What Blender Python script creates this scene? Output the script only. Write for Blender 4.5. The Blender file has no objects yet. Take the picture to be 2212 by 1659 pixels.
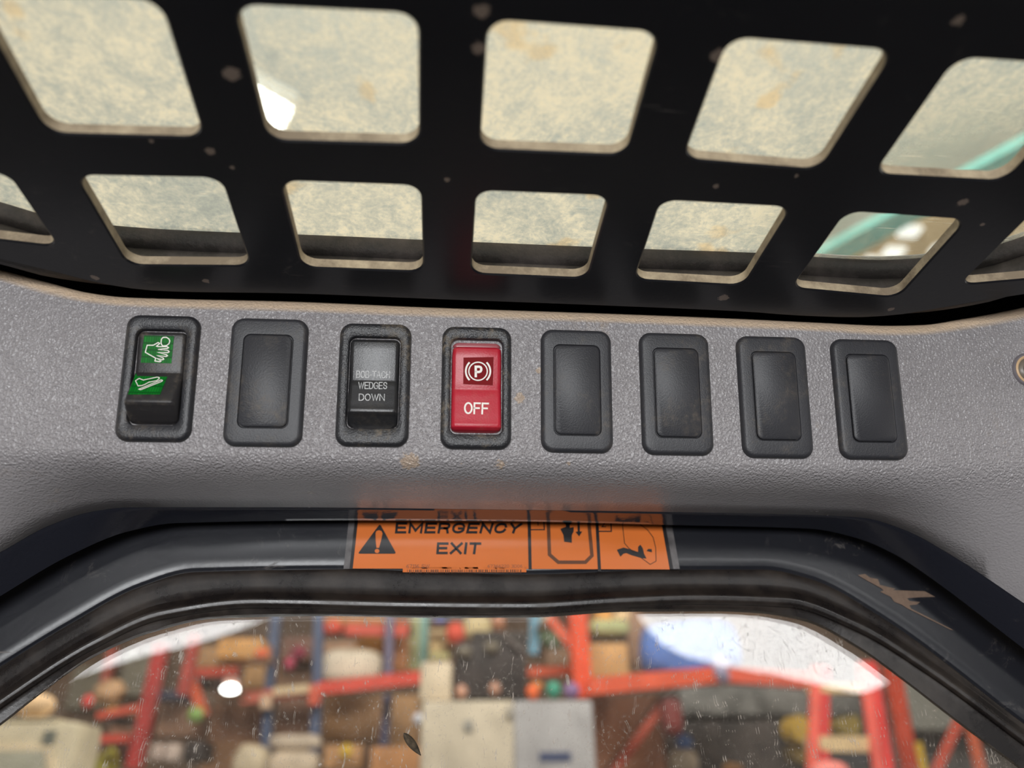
import bpy, bmesh, math, random
from mathutils import Vector, Matrix, noise
random.seed(7)
scene = bpy.context.scene
COL = scene.collection
PI = math.pi

# ------------------------------------------------------------------ camera (measured from the photograph)
W, H, F = 2212.0, 1659.0, 1660.0
CAM = Vector((0.0, 0.0, 2.0))
pitch, yaw, roll = 0.4932, 0.0958, 0.0167
Rx = Matrix(((1, 0, 0), (0, math.cos(pitch), -math.sin(pitch)), (0, math.sin(pitch), math.cos(pitch))))
Rz = Matrix(((math.cos(yaw), math.sin(yaw), 0), (-math.sin(yaw), math.cos(yaw), 0), (0, 0, 1)))
Ry = Matrix(((math.cos(roll), 0, math.sin(roll)), (0, 1, 0), (-math.sin(roll), 0, math.cos(roll))))
RC = Rz @ Rx @ Ry
cam_data = bpy.data.cameras.new('camera')
cam = bpy.data.objects.new('camera', cam_data)
COL.objects.link(cam)
right, fwd, up = RC.col[0], RC.col[1], RC.col[2]
cam.matrix_world = Matrix(((right.x, up.x, -fwd.x, CAM.x), (right.y, up.y, -fwd.y, CAM.y), (right.z, up.z, -fwd.z, CAM.z), (0, 0, 0, 1)))
cam_data.sensor_width = 36.0
cam_data.lens = F / W * 36.0
cam_data.clip_start = 0.01
cam_data.clip_end = 60
cam_data.dof.use_dof = True
cam_data.dof.focus_distance = 0.318
cam_data.dof.aperture_fstop = 5.7
scene.camera = cam

# ------------------------------------------------------------------ world, lights, exposure
world = bpy.data.worlds.new('World')
scene.world = world
world.use_nodes = True
bg = world.node_tree.nodes['Background']
bg.inputs[0].default_value = (1.0, 0.955, 0.89, 1)
bg.inputs[1].default_value = 2.1
scene.view_settings.view_transform = 'Standard'
scene.view_settings.look = 'None'
scene.view_settings.exposure = 0.0
scene.view_settings.gamma = 1.0
scene.view_settings.use_curve_mapping = False

def area_light(name, loc, target, sx, sy, power, color=(1, 1, 1)):
    d = bpy.data.lights.new(name, 'AREA')
    d.shape = 'RECTANGLE'; d.size = sx; d.size_y = sy; d.energy = power; d.color = color
    o = bpy.data.objects.new(name, d); COL.objects.link(o)
    o.location = Vector(loc) + CAM
    o.rotation_euler = (Vector(target) - Vector(loc)).to_track_quat('-Z', 'Y').to_euler()
    return o
area_light('front_opening_light', (-0.12, -1.1, -0.13), (0.02, .28, .14), .8, 0.26, 18, (.97, .985, 1))

area_light('added_warehouse_fill', (0.3, 0.7, 3.3), (0.2, 5.5, 1.0), 5.0, 1.2, 290, (1, .96, .9))  # added fill, brightens the racks and the roof pane
# ------------------------------------------------------------------ pixel -> point on a real plane
def ray(x, y):
    return (RC @ Vector(((x - W / 2) / F, 1.0, -(y - H / 2) / F)))
def onY(x, y, Y):
    d = ray(x, y); return CAM + d * (Y / d.y)
def onZ(x, y, Z):
    d = ray(x, y); return CAM + d * (Z / d.z)
TILT, PY, PZ = 0.2751, 0.2625, 0.1675       # the switch panel plane leans its top towards the camera
PN = Vector((0, -math.cos(TILT), -math.sin(TILT)))     # outwards (towards camera)
PU = Vector((0, -math.sin(TILT), math.cos(TILT)))      # up in the plane
P0 = Vector((0, PY, PZ))
def onP(x, y, off=0.0):                      # off > 0 : proud of the panel
    d = ray(x, y); return CAM + d * ((P0 + PN * off).dot(PN) / d.dot(PN))

def curve_fn(pts):
    pts = sorted(pts)
    xs = [p[0] for p in pts]; ys = [p[1] for p in pts]; n = len(xs)
    dl = [(ys[i + 1] - ys[i]) / (xs[i + 1] - xs[i]) for i in range(n - 1)]
    m = [dl[0]] + [0 if dl[i - 1] * dl[i] <= 0 else 2 * dl[i - 1] * dl[i] / (dl[i - 1] + dl[i]) for i in range(1, n - 1)] + [dl[-1]]
    def f(x):
        if x <= xs[0]: return ys[0] + m[0] * (x - xs[0])
        if x >= xs[-1]: return ys[-1] + m[-1] * (x - xs[-1])
        for i in range(n - 1):
            if x <= xs[i + 1]:
                h = xs[i + 1] - xs[i]; t = (x - xs[i]) / h
                return ((2*t**3-3*t**2+1)*ys[i] + (t**3-2*t**2+t)*h*m[i] + (-2*t**3+3*t**2)*ys[i+1] + (t**3-t**2)*h*m[i+1])
    return f

# ------------------------------------------------------------------ materials
def srgb(r, g, b):
    f = lambda c: (c / 255 / 12.92) if c / 255 <= .04045 else ((c / 255 + .055) / 1.055) ** 2.4
    return (f(r), f(g), f(b), 1)
class NT:
    def __init__(s, name):
        s.m = bpy.data.materials.new(name); s.m.use_nodes = True
        s.t = s.m.node_tree; s.t.nodes.clear()
        s.out = s.t.nodes.new('ShaderNodeOutputMaterial')
    def n(s, typ, **kw):
        nd = s.t.nodes.new('ShaderNode' + typ)
        for k, v in kw.items():
            if k.startswith('i_'):
                key = k[2:]; key = int(key) if key.isdigit() else key.replace('_', ' ')
                if hasattr(v, 'links') or isinstance(v, bpy.types.NodeSocket): s.t.links.new(v, nd.inputs[key])
                else: nd.inputs[key].default_value = v
            else: setattr(nd, k, v)
        return nd
    def l(s, a, b): s.t.links.new(a, b)
    def noise(s, scale, detail=4, rough=.6, vec=None, dist=0):
        nd = s.n('TexNoise'); nd.inputs['Scale'].default_value = scale; nd.inputs['Detail'].default_value = detail
        nd.inputs['Roughness'].default_value = rough; nd.inputs['Distortion'].default_value = dist
        s.l(vec if vec is not None else s.coord(), nd.inputs['Vector']); return nd.outputs['Fac']
    def coord(s):
        if not hasattr(s, '_c'): s._c = s.n('TexCoord')
        return s._c.outputs['Object']
    def ramp(s, fac, a, b, va=0.0, vb=1.0):
        nd = s.n('MapRange'); s.l(fac, nd.inputs[0])
        nd.inputs[1].default_value = a; nd.inputs[2].default_value = b; nd.inputs[3].default_value = va; nd.inputs[4].default_value = vb
        return nd.outputs[0]
    def mix(s, fac, c1, c2):
        nd = s.n('Mix', data_type='RGBA')
        if isinstance(fac, bpy.types.NodeSocket): s.l(fac, nd.inputs[0])
        else: nd.inputs[0].default_value = fac
        for c, i in ((c1, 6), (c2, 7)):
            if isinstance(c, bpy.types.NodeSocket): s.l(c, nd.inputs[i])
            else: nd.inputs[i].default_value = c
        return nd.outputs[2]
    def math(s, op, a, b=0.0, c=0.0, clamp=False):
        nd = s.n('Math', operation=op, use_clamp=clamp)
        for v, i in ((a, 0), (b, 1), (c, 2)):
            if isinstance(v, bpy.types.NodeSocket): s.l(v, nd.inputs[i])
            else: nd.inputs[i].default_value = v
        return nd.outputs[0]
    def bump(s, h, strength, dist):
        nd = s.n('Bump'); nd.inputs['Strength'].default_value = strength; nd.inputs['Distance'].default_value = dist
        s.l(h, nd.inputs['Height']); return nd.outputs['Normal']
    def pbr(s, color, rough, normal=None, spec=.5, **kw):
        p = s.n('BsdfPrincipled')
        for v, k in ((color, 'Base Color'), (rough, 'Roughness')):
            if isinstance(v, bpy.types.NodeSocket): s.l(v, p.inputs[k])
            else: p.inputs[k].default_value = v
        p.inputs['Specular IOR Level'].default_value = spec
        if normal is not None: s.l(normal, p.inputs['Normal'])
        for k, v in kw.items(): p.inputs[k.replace('_', ' ')].default_value = v
        s.l(p.outputs[0], s.out.inputs[0]); return p

def spots(t, pts, aspect=1.0):
    """hand-placed marks of dried dirt; pts = (point, radius)"""
    acc = None
    wob = t.noise(900, 3, .6)
    for p, r in pts:
        v = t.n('VectorMath', operation='DISTANCE'); t.l(t.coord(), v.inputs[0]); v.inputs[1].default_value = p
        d = t.math('ADD', v.outputs['Value'], t.math('MULTIPLY', t.math('SUBTRACT', wob, .5), r * 1.6))
        f = t.ramp(d, r, r * .8, 0, 1)
        acc = f if acc is None else t.math('MAXIMUM', acc, f)
    return acc

def mat_plain(name, rgb, rough=.5, var=.12, scale=8, bump=0.0, spec=.4):
    t = NT(name)
    n = t.noise(scale, 3)
    c = srgb(*rgb); d = tuple(x * (1 - var * 2) for x in c[:3]) + (1,); e = tuple(min(1, x * (1 + var)) for x in c[:3]) + (1,)
    nm = t.bump(t.noise(scale * 6, 3), bump, .01) if bump else None
    t.pbr(t.mix(t.ramp(n, .3, .7), d, e), rough, nm, spec)
    return t.m
_mc = {}
def M(rgb, rough=.55, var=.1, scale=9, bump=0.0):
    k = (rgb, rough, var, scale, bump)
    if k not in _mc: _mc[k] = mat_plain('paint_%d_%d_%d' % rgb, rgb, rough, var, scale, bump)
    return _mc[k]

def mk_panel():
    t = NT('grey_grained_plastic')
    at = t.n('Attribute', attribute_name='dust'); dust = at.outputs['Fac']
    at2 = t.n('Attribute', attribute_name='grain'); grain = at2.outputs['Fac']
    mp = t.n('Mapping'); t.l(t.coord(), mp.inputs[0]); mp.inputs['Scale'].default_value = (1, 1, 1)
    warp = t.n('TexNoise'); t.l(mp.outputs[0], warp.inputs['Vector']); warp.inputs['Scale'].default_value = 260
    add = t.n('VectorMath', operation='MULTIPLY_ADD'); t.l(warp.outputs['Color'], add.inputs[0]); add.inputs[1].default_value = (.0022, .0022, .0022); t.l(mp.outputs[0], add.inputs[2])
    vo = t.n('TexVoronoi', feature='SMOOTH_F1'); t.l(add.outputs[0], vo.inputs['Vector']); vo.inputs['Scale'].default_value = 980
    vo.inputs['Smoothness'].default_value = .6
    n2 = t.noise(2000, 2, .5)
    hgt = t.math('ADD', t.math('MULTIPLY', vo.outputs['Distance'], 1.0), t.math('MULTIPLY', n2, .35))
    hgt = t.math('MULTIPLY', hgt, grain)
    big = t.noise(14, 4); fine = t.noise(160, 5, .7)
    base = t.mix(t.ramp(big, .3, .7), srgb(136, 132, 133), srgb(150, 146, 147))
    dirt = t.math('MULTIPLY', t.ramp(t.noise(26, 5, .75), .62, .78), t.ramp(fine, .45, .6, .2, .9))
    base = t.mix(dirt, base, srgb(146, 126, 104))
    sp = spots(t, PANEL_SPOTS)
    base = t.mix(t.math('MULTIPLY', sp, .75), base, srgb(172, 150, 128))
    df = t.math('MULTIPLY', t.ramp(dust, .25, .75), t.ramp(fine, .2, .6, .75, 1.0))
    base = t.mix(df, base, srgb(200, 176, 150))
    rough = t.math('ADD', t.math('MULTIPLY', df, .4), t.math('ADD', .24, t.math('MULTIPLY', dirt, .25)))
    t.pbr(base, rough, t.bump(hgt, 1.0, .0006), .5)
    return t.m

def mk_black_paint(name, spots_l, base=(17, 15, 17), rough=.2, dust=.35, spec=.5):
    t = NT(name)
    a = t.ramp(t.noise(9, 5, .7), .5, .75); b = t.ramp(t.noise(70, 5, .8, dist=1.5), .58, .8)
    sc = t.n('TexNoise'); mp = t.n('Mapping'); t.l(t.coord(), mp.inputs[0]); mp.inputs['Scale'].default_value = (40, 900, 300); mp.inputs['Rotation'].default_value = (0, 0, .7)
    t.l(mp.outputs[0], sc.inputs['Vector']); sc.inputs['Scale'].default_value = 1.0; sc.inputs['Detail'].default_value = 2
    scr = t.math('MULTIPLY', t.ramp(sc.outputs['Fac'], .70, .74), t.ramp(t.noise(22, 3), .55, .7))
    f = t.math('MULTIPLY', t.math('ADD', t.math('MULTIPLY', a, b), t.math('MULTIPLY', scr, .6)), dust)
    c = t.mix(f, srgb(*base), srgb(140, 130, 122))
    if spots_l: c = t.mix(t.math('MULTIPLY', spots(t, spots_l), .8), c, srgb(135, 118, 105))
    r = t.math('ADD', rough, t.math('ADD', t.math('MULTIPLY', f, .8), t.math('MULTIPLY', t.noise(30, 3), .12)))
    t.pbr(c, r, t.bump(t.noise(420, 3), .08, .0006), spec)
    return t.m

def mk_rubber(name, base=(30, 27, 27), hi=(62, 54, 48), rough=.42, amt=.6, bump=.25):
    t = NT(name)
    n = t.ramp(t.noise(35, 6, .75), .42, .72); g = t.noise(700, 3)
    c = t.mix(t.math('MULTIPLY', n, amt), srgb(*base), srgb(*hi))
    t.pbr(c, t.math('ADD', rough, t.math('MULTIPLY', n, .25)), t.bump(g, bump, .0004), .5)
    return t.m

def mk_bezel(name, base=(46, 46, 49), dirt_amt=.4, rough=.42, bump=.5, gscale=1500):
    t = NT(name)
    n = t.ramp(t.noise(55, 6, .75), .5, .75); e = t.noise(420, 4, .7)
    f = t.math('MULTIPLY', t.math('MULTIPLY', n, t.ramp(e, .4, .65)), dirt_amt)
    c = t.mix(f, srgb(*base), srgb(150, 134, 112))
    t.pbr(c, t.math('ADD', rough, t.math('MULTIPLY', f, .4)), t.bump(t.noise(gscale, 2), bump, .0003), .5)
    return t.m

def mk_emit(name, col, strength):
    t = NT(name); e = t.n('Emission'); e.inputs[0].default_value = col; e.inputs[1].default_value = strength
    t.l(e.outputs[0], t.out.inputs[0]); return t.m

def mk_roof_pane():
    t = NT('dirty_polycarbonate')
    a = t.noise(16, 6, .7, dist=.8); b = t.noise(95, 6, .75, dist=1.2); c = t.noise(480, 4, .7)
    d = t.math('ADD', t.math('MULTIPLY', a, .45), t.math('ADD', t.math('MULTIPLY', b, .4), t.math('MULTIPLY', c, .28)))
    # two corners at the right were wiped less dirty: a wear pattern of the pane itself
    v = t.n('VectorMath', operation='DISTANCE'); t.l(t.coord(), v.inputs[0]); v.inputs[1].default_value = CLEAN_AT
    clean = t.ramp(v.outputs['Value'], .035, .075, 0, 1)
    col = t.mix(t.ramp(d, .44, .66), srgb(186, 196, 190), srgb(240, 232, 204))
    bl = t.math('MULTIPLY', t.ramp(t.noise(42, 3, .5), .64, .70), .55)
    col = t.mix(bl, col, srgb(226, 196, 140))
    tr = t.n('BsdfTranslucent'); t.l(col, tr.inputs[0])
    df = t.n('BsdfDiffuse'); t.l(col, df.inputs[0])
    m1 = t.n('MixShader'); m1.inputs[0].default_value = .12; t.l(tr.outputs[0], m1.inputs[1]); t.l(df.outputs[0], m1.inputs[2])
    tp = t.n('BsdfTransparent'); tp.inputs[0].default_value = (.93, .97, .9, 1)
    fac = t.math('MULTIPLY', t.ramp(d, .40, .62, .48, .95), t.math('ADD', .22, t.math('MULTIPLY', clean, .78)))
    sv = t.n('TexNoise'); mp = t.n('Mapping'); t.l(t.coord(), mp.inputs[0]); mp.inputs['Scale'].default_value = (60, 1100, 1); mp.inputs['Rotation'].default_value = (0, 0, .9)
    t.l(mp.outputs[0], sv.inputs['Vector']); sv.inputs['Scale'].default_value = 1; sv.inputs['Detail'].default_value = 1
    fac = t.math('ADD', fac, t.math('MULTIPLY', t.ramp(sv.outputs['Fac'], .72, .76), .4), clamp=True)
    m2 = t.n('MixShader'); t.l(fac, m2.inputs[0]); t.l(tp.outputs[0], m2.inputs[1]); t.l(m1.outputs[0], m2.inputs[2])
    t.l(m2.outputs[0], t.out.inputs[0]); return t.m

def mk_glass():
    t = NT('dusty_rear_glass')
    tp = t.n('BsdfTransparent'); tp.inputs[0].default_value = (.95, .96, .95, 1)
    gl = t.n('BsdfGlossy'); gl.inputs['Roughness'].default_value = .0
    lw = t.n('Fresnel'); lw.inputs['IOR'].default_value = 1.5
    m1 = t.n('MixShader'); t.l(lw.outputs[0], m1.inputs[0]); t.l(tp.outputs[0], m1.inputs[1]); t.l(gl.outputs[0], m1.inputs[2])
    a = t.ramp(t.noise(9, 5, .7), .35, .75); b = t.noise(620, 5, .75)
    spk = t.math('MULTIPLY', t.ramp(b, .58, .68), t.ramp(t.noise(20, 5, .75), .42, .62, .06, .9))
    sv = t.n('TexNoise'); mp = t.n('Mapping'); t.l(t.coord(), mp.inputs[0]); mp.inputs['Scale'].default_value = (700, 1, 160); mp.inputs['Rotation'].default_value = (0, .8, 0)
    t.l(mp.outputs[0], sv.inputs['Vector']); sv.inputs['Scale'].default_value = 1; sv.inputs['Detail'].default_value = 3; sv.inputs['Distortion'].default_value = 1.2
    scr = t.math('MULTIPLY', t.ramp(sv.outputs['Fac'], .64, .72), .8)
    fac = t.math('ADD', t.math('MULTIPLY', a, .12), t.math('ADD', spk, scr), clamp=True)
    dn = t.n('BsdfTranslucent'); dn.inputs[0].default_value = srgb(235, 225, 215)
    dd = t.n('BsdfDiffuse'); dd.inputs[0].default_value = srgb(225, 215, 205)
    m0 = t.n('MixShader'); m0.inputs[0].default_value = .4; t.l(dn.outputs[0], m0.inputs[1]); t.l(dd.outputs[0], m0.inputs[2])
    m2 = t.n('MixShader'); t.l(t.math('MULTIPLY', fac, .6), m2.inputs[0]); t.l(m1.outputs[0], m2.inputs[1]); t.l(m0.outputs[0], m2.inputs[2])
    t.l(m2.outputs[0], t.out.inputs[0]); return t.m

# ------------------------------------------------------------------ object helpers
def tag(o, label=None, cat=None, group=None, kind=None):
    if label: o['label'] = label
    if cat: o['category'] = cat
    if group: o['group'] = group
    if kind: o['kind'] = kind
    return o
def empty(name, loc, label, cat, group=None):
    o = bpy.data.objects.new(name, None); COL.objects.link(o); o.location = loc; o.empty_display_size = .02
    return tag(o, label, cat, group)
def link(name, me, mats, parent=None, smooth=None):
    for m in (mats if isinstance(mats, (list, tuple)) else [mats]): me.materials.append(m)
    if smooth is not None:
        for p in me.polygons: p.use_smooth = True
        me.set_sharp_from_angle(angle=smooth)
    o = bpy.data.objects.new(name, me); COL.objects.link(o)
    if parent is not None:
        o.parent = parent
        o.matrix_parent_inverse = Matrix.Translation(parent.location).inverted()
    return o
def mesh_of(name, verts, faces, mats, parent=None, smooth=math.radians(40), midx=None, recalc=True):
    me = bpy.data.meshes.new(name)
    me.from_pydata([tuple(v) for v in verts], [], faces)
    if midx:
        for p, i in zip(me.polygons, midx): p.material_index = i
    if recalc:
        bm = bmesh.new(); bm.from_mesh(me); bmesh.ops.recalc_face_normals(bm, faces=bm.faces); bm.to_mesh(me); bm.free()
    return link(name, me, mats, parent, smooth)
def bm_obj(name, bm, mats, parent=None, smooth=math.radians(40)):
    me = bpy.data.meshes.new(name); bm.to_mesh(me); bm.free()
    return link(name, me, mats, parent, smooth)

def loft(name, cols, mats, sub=1, parent=None, attrs=None, smooth=math.radians(50), sharp=(), thick=None, flip=False):
    """cols: per column a list of key points; Catmull-Rom through the rows (kinks kept at rows in `sharp`)"""
    nr = len(cols[0]); verts = []; rows = []
    def seq(k):
        out = []
        for i in range(nr - 1):
            p1, p2 = k[i], k[i + 1]
            p0 = k[i - 1] if i > 0 and i not in sharp else p1 * 2 - p2
            p3 = k[i + 2] if i + 2 < nr and (i + 1) not in sharp else p2 * 2 - p1
            for s in range(sub):
                t = s / sub
                out.append(.5 * ((2 * p1) + (p2 - p0) * t + (2 * p0 - 5 * p1 + 4 * p2 - p3) * t * t + (3 * p1 - p0 - 3 * p2 + p3) * t ** 3))
        out.append(k[-1]); return out
    for c in cols: verts.append(seq(c))
    nn = len(verts[0]); V = [v for c in verts for v in c]; Fc = []
    for i in range(len(cols) - 1):
        for j in range(nn - 1):
            a = i * nn + j
            Fc.append((a, a + 1, a + nn + 1, a + nn) if not flip else (a, a + nn, a + nn + 1, a + 1))
    me = bpy.data.meshes.new(name); me.from_pydata([tuple(v) for v in V], [], Fc)
    if attrs:
        for an, vals in attrs.items():
            A = me.attributes.new(an, 'FLOAT', 'POINT')
            for i in range(len(cols)):
                for j in range(nn):
                    r = j / sub; k = min(int(r), nr - 2); u = r - k
                    A.data[i * nn + j].value = vals[k] * (1 - u) + vals[k + 1] * u
    o = link(name, me, mats, parent, smooth)
    if thick:
        md = o.modifiers.new('thickness', 'SOLIDIFY'); md.thickness = abs(thick); md.offset = -1 if thick > 0 else 1
    return o

def box(name, c, s, mat, parent=None, bev=0.0, rot=(0, 0, 0), seg=2):
    bm = bmesh.new(); bmesh.ops.create_cube(bm, size=1)
    for v in bm.verts: v.co = Vector((v.co.x * s[0], v.co.y * s[1], v.co.z * s[2]))
    if bev: bmesh.ops.bevel(bm, geom=bm.edges[:], offset=bev, segments=seg, affect='EDGES', profile=.7)
    o = bm_obj(name, bm, mat, parent)
    o.matrix_parent_inverse = Matrix()
    o.matrix_local = Matrix.Translation(Vector(c) - (parent.location if parent else Vector())) @ Matrix.Rotation(rot[2], 4, 'Z') @ Matrix.Rotation(rot[1], 4, 'Y') @ Matrix.Rotation(rot[0], 4, 'X')
    return o
def tube(name, pts, r, mat, parent=None, seg=8, closed=False):
    bm = bmesh.new(); rings = []
    n = len(pts)
    for i, p in enumerate(pts):
        a = pts[(i - 1) % n] if (i or closed) else pts[0]; b = pts[(i + 1) % n] if (i < n - 1 or closed) else pts[-1]
        t = (Vector(b) - Vector(a)).normalized()
        u = t.cross(Vector((0, 1, 0.001))).normalized(); w = t.cross(u).normalized()
        rings.append([bm.verts.new(Vector(p) + u * math.cos(2 * PI * k / seg) * r + w * math.sin(2 * PI * k / seg) * r) for k in range(seg)])
    for i in range(n if closed else n - 1):
        A, B = rings[i], rings[(i + 1) % n]
        for k in range(seg): bm.faces.new((A[k], A[(k + 1) % seg], B[(k + 1) % seg], B[k]))
    if not closed: bm.faces.new(rings[0]); bm.faces.new(rings[-1])
    bmesh.ops.recalc_face_normals(bm, faces=bm.faces)
    return bm_obj(name, bm, mat, parent)

def rrect(w, h, r, seg=6, cx=0, cy=0):
    out = []
    for (sx, sy, a0) in ((1, 1, 0), (-1, 1, 90), (-1, -1, 180), (1, -1, 270)):
        for k in range(seg + 1):
            a = math.radians(a0 + 90 * k / seg)
            out.append((cx + sx * (w / 2 - r) + r * math.cos(a), cy + sy * (h / 2 - r) + r * math.sin(a)))
    return out
def rings_mesh(bm, rings, cap_first=False, cap_last=True):
    vs = [[bm.verts.new(p) for p in r] for r in rings]
    for A, B in zip(vs[:-1], vs[1:]):
        n = len(A)
        for k in range(n): bm.faces.new((A[k], A[(k + 1) % n], B[(k + 1) % n], B[k]))
    if cap_last: bm.faces.new(vs[-1])
    if cap_first: bm.faces.new(vs[0][::-1])
    return vs

GL = {
 '0': (.7, [[(.5 + .5 * math.cos(2 * PI * k / 12), .5 + .5 * math.sin(2 * PI * k / 12)) for k in range(13)]]),
 'E': (.8, [[(1, 0), (0, 0), (0, 1), (1, 1)], [(0, .48), (.9, .48)]]), 'F': (.75, [[(1, 0), (0, 0), (0, 1)], [(0, .48), (.85, .48)]]),
 'M': (1.05, [[(0, 1), (0, 0), (.5, .8), (1, 0), (1, 1)]]), 'N': (.85, [[(0, 1), (0, 0), (1, 1), (1, 0)]]),
 'R': (.85, [[(0, 1), (0, 0), (.62, 0), (.88, .05), (.98, .17), (.98, .35), (.88, .48), (.62, .53), (0, .53)], [(.55, .53), (.82, .6), (.95, 1)]]),
 'P': (.78, [[(0, 1), (0, 0), (.62, 0), (.88, .06), (1, .2), (1, .36), (.88, .5), (.62, .56), (0, .56)]]),
 'G': (.95, [[(.96, .27), (.85, .1), (.68, .02), (.5, 0), (.3, .03), (.13, .14), (.03, .3), (0, .5), (.03, .7), (.13, .86), (.3, .97), (.5, 1), (.72, .97), (.88, .87), (.98, .74), (.98, .55), (.55, .55)]]),
 'C': (.9, [[(.96, .3), (.87, .12), (.7, .03), (.5, 0), (.3, .03), (.13, .14), (.03, .3), (0, .5), (.03, .7), (.13, .86), (.3, .97), (.5, 1), (.7, .97), (.87, .88), (.97, .7)]]),
 'O': (.95, [[(.5 + .5 * math.cos(2 * PI * k / 24), .5 + .5 * math.sin(2 * PI * k / 24)) for k in range(25)]]),
 'Y': (.85, [[(0, 0), (.5, .55), (1, 0)], [(.5, .5), (.5, 1)]]), 'X': (.85, [[(0, 0), (1, 1)], [(1, 0), (0, 1)]]), 'I': (.02, [[(.5, 0), (.5, 1)]]),
 'T': (.8, [[(0, 0), (1, 0)], [(.5, 0), (.5, 1)]]), 'H': (.8, [[(0, 0), (0, 1)], [(1, 0), (1, 1)], [(0, .48), (1, .48)]]), 'A': (.9, [[(0, 1), (.5, 0), (1, 1)], [(.2, .65), (.8, .65)]]),
 'B': (.8, [[(0, .48), (.6, .48), (.85, .4), (.92, .25), (.85, .08), (.6, 0), (0, 0), (0, 1), (.65, 1), (.92, .92), (1, .74), (.9, .56), (.6, .48)]]),
 'D': (.85, [[(.5, 0), (0, 0), (0, 1), (.5, 1), (.8, .92), (.96, .75), (1, .5), (.96, .25), (.8, .08), (.45, 0)]]), 'W': (1.25, [[(0, 0), (.27, 1), (.5, .1), (.73, 1), (1, 0)]]),
 'S': (.8, [[(.95, .25), (.85, .07), (.5, 0), (.15, .07), (.04, .24), (.15, .4), (.5, .49), (.85, .58), (.97, .76), (.85, .93), (.5, 1), (.13, .93), (.03, .74)]]),
 '-': (.35, [[(0, .6), (1, .6)]]), ' ': (.35, []), '1': (.3, [[(0, .2), (.9, 0), (.9, 1)]]), '2': (.7, [[(0, .2), (.3, 0), (.8, .05), (.95, .28), (.7, .55), (0, 1), (1, 1)]]),
 '6': (.7, [[(.9, .05), (.4, .1), (.05, .5), (.05, .8), (.35, 1), (.75, 1), (1, .78), (.8, .5), (.35, .48), (.05, .7)]]), '7': (.7, [[(0, 0), (1, 0), (.35, 1)]]), '3': (.7, [[(.1, 0), (.9, .05), (.9, .4), (.4, .48), (.95, .58), (.9, .95), (.1, 1)]])}
def quad(q):                                   # TL TR BL BR (pixels)
    return lambda u, v: tuple((q[0][i] * (1 - u) + q[1][i] * u) * (1 - v) + (q[2][i] * (1 - u) + q[3][i] * u) * v for i in (0, 1))
def text_on(name, body, q, place, mat, parent, wt=.12, gap=.28, lab=None):
    """block lettering drawn with strokes of even width inside the pixel quad q"""
    f = quad(q); hpx = math.dist(q[0], q[2]); wpx = math.dist(q[0], q[1]); t = wt * hpx
    tot = sum(GL[c][0] for c in body) + gap * (len(body) - 1)
    k = (wpx - t) / tot; x = 0; lines = []
    for c in body:
        w, st = GL[c]
        for ln in st:
            pts = [f((t / 2 + (x + px * w) * k) / wpx, wt / 2 + py * (1 - wt)) for px, py in ln]
            cl = len(pts) > 3 and math.dist(pts[0], pts[-1]) < .3
            if cl: pts = pts[:-1]
            lines.append((pts, cl))
        x += w + gap
    o = stroke_px(name, lines, t, place, mat, parent)
    if lab: o['label'] = lab
    return o
def flat_on(name, px, place, mat, parent):
    return mesh_of(name, [place(*p) for p in px], [tuple(range(len(px)))], mat, parent, None, recalc=False)
def stroke_px(name, lines, wpx, place, mat, parent):
    """painted line-work: mitred ribbons lying on the surface"""
    V = []; Fc = []
    for ln, closed in lines:
        n = len(ln); b = len(V)
        if not closed and n > 1:
            ln = [tuple(p) for p in ln]; a0, a1, z1, z0 = Vector(ln[0]), Vector(ln[1]), Vector(ln[-2]), Vector(ln[-1])
            ln[0] = tuple(a0 + (a0 - a1).normalized() * wpx * .5); ln[-1] = tuple(z0 + (z0 - z1).normalized() * wpx * .5)
        for i, p in enumerate(ln):
            a = ln[(i - 1) % n] if (i or closed) else p; c = ln[(i + 1) % n] if (i < n - 1 or closed) else p
            d1 = Vector((p[0] - a[0], p[1] - a[1])); d2 = Vector((c[0] - p[0], c[1] - p[1]))
            d1 = d1.normalized() if d1.length else d2.normalized(); d2 = d2.normalized() if d2.length else d1
            n1 = Vector((-d1.y, d1.x)); n2 = Vector((-d2.y, d2.x)); m = (n1 + n2)
            m = m.normalized() if m.length > .2 else n1
            k = wpx / 2 / max(.45, m.dot(n1))
            V += [place(p[0] + m.x * k, p[1] + m.y * k), place(p[0] - m.x * k, p[1] - m.y * k)]
        for i in range(n if closed else n - 1):
            j = (i + 1) % n
            Fc.append((b + 2 * i, b + 2 * i + 1, b + 2 * j + 1, b + 2 * j))
    return mesh_of(name, V, Fc, mat, parent, None, recalc=False)

# ================================================================== CAB: contour lines
XS = [-260 + i * (2212 + 520) / 150 for i in range(151)]
c_top = curve_fn([(-200, 530), (0, 583), (108, 611), (190, 632), (271, 642), (407, 646), (600, 650), (935, 664), (1340, 678), (1612, 689), (1775, 697), (1924, 703.5), (1992, 702), (2073, 690), (2212, 664), (2400, 610)])
c_lip = curve_fn([(-200, 550), (0, 603), (108, 634), (190, 650), (271, 658), (407, 663), (600, 668), (935, 681), (1340, 694), (1612, 705), (1775, 712), (1924, 720), (1992, 719), (2073, 710), (2212, 686), (2400, 640)])
c_face = curve_fn([(-200, 965), (0, 972), (200, 974), (560, 982), (1150, 988), (1630, 1000), (1900, 1006), (2100, 1003), (2212, 996), (2400, 980)])
c_roll = curve_fn([(-200, 1010), (0, 1010), (170, 1012), (312, 1024), (560, 1029), (1150, 1036), (1630, 1048), (1900, 1056), (2050, 1052), (2212, 1035), (2400, 1010)])
E1 = curve_fn([(-200, 1285), (0, 1193), (100, 1138), (200, 1105), (280, 1096), (600, 1096), (1100, 1101), (1700, 1111), (1860, 1118), (1950, 1143), (2050, 1196), (2212, 1303), (2400, 1430)])
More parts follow.
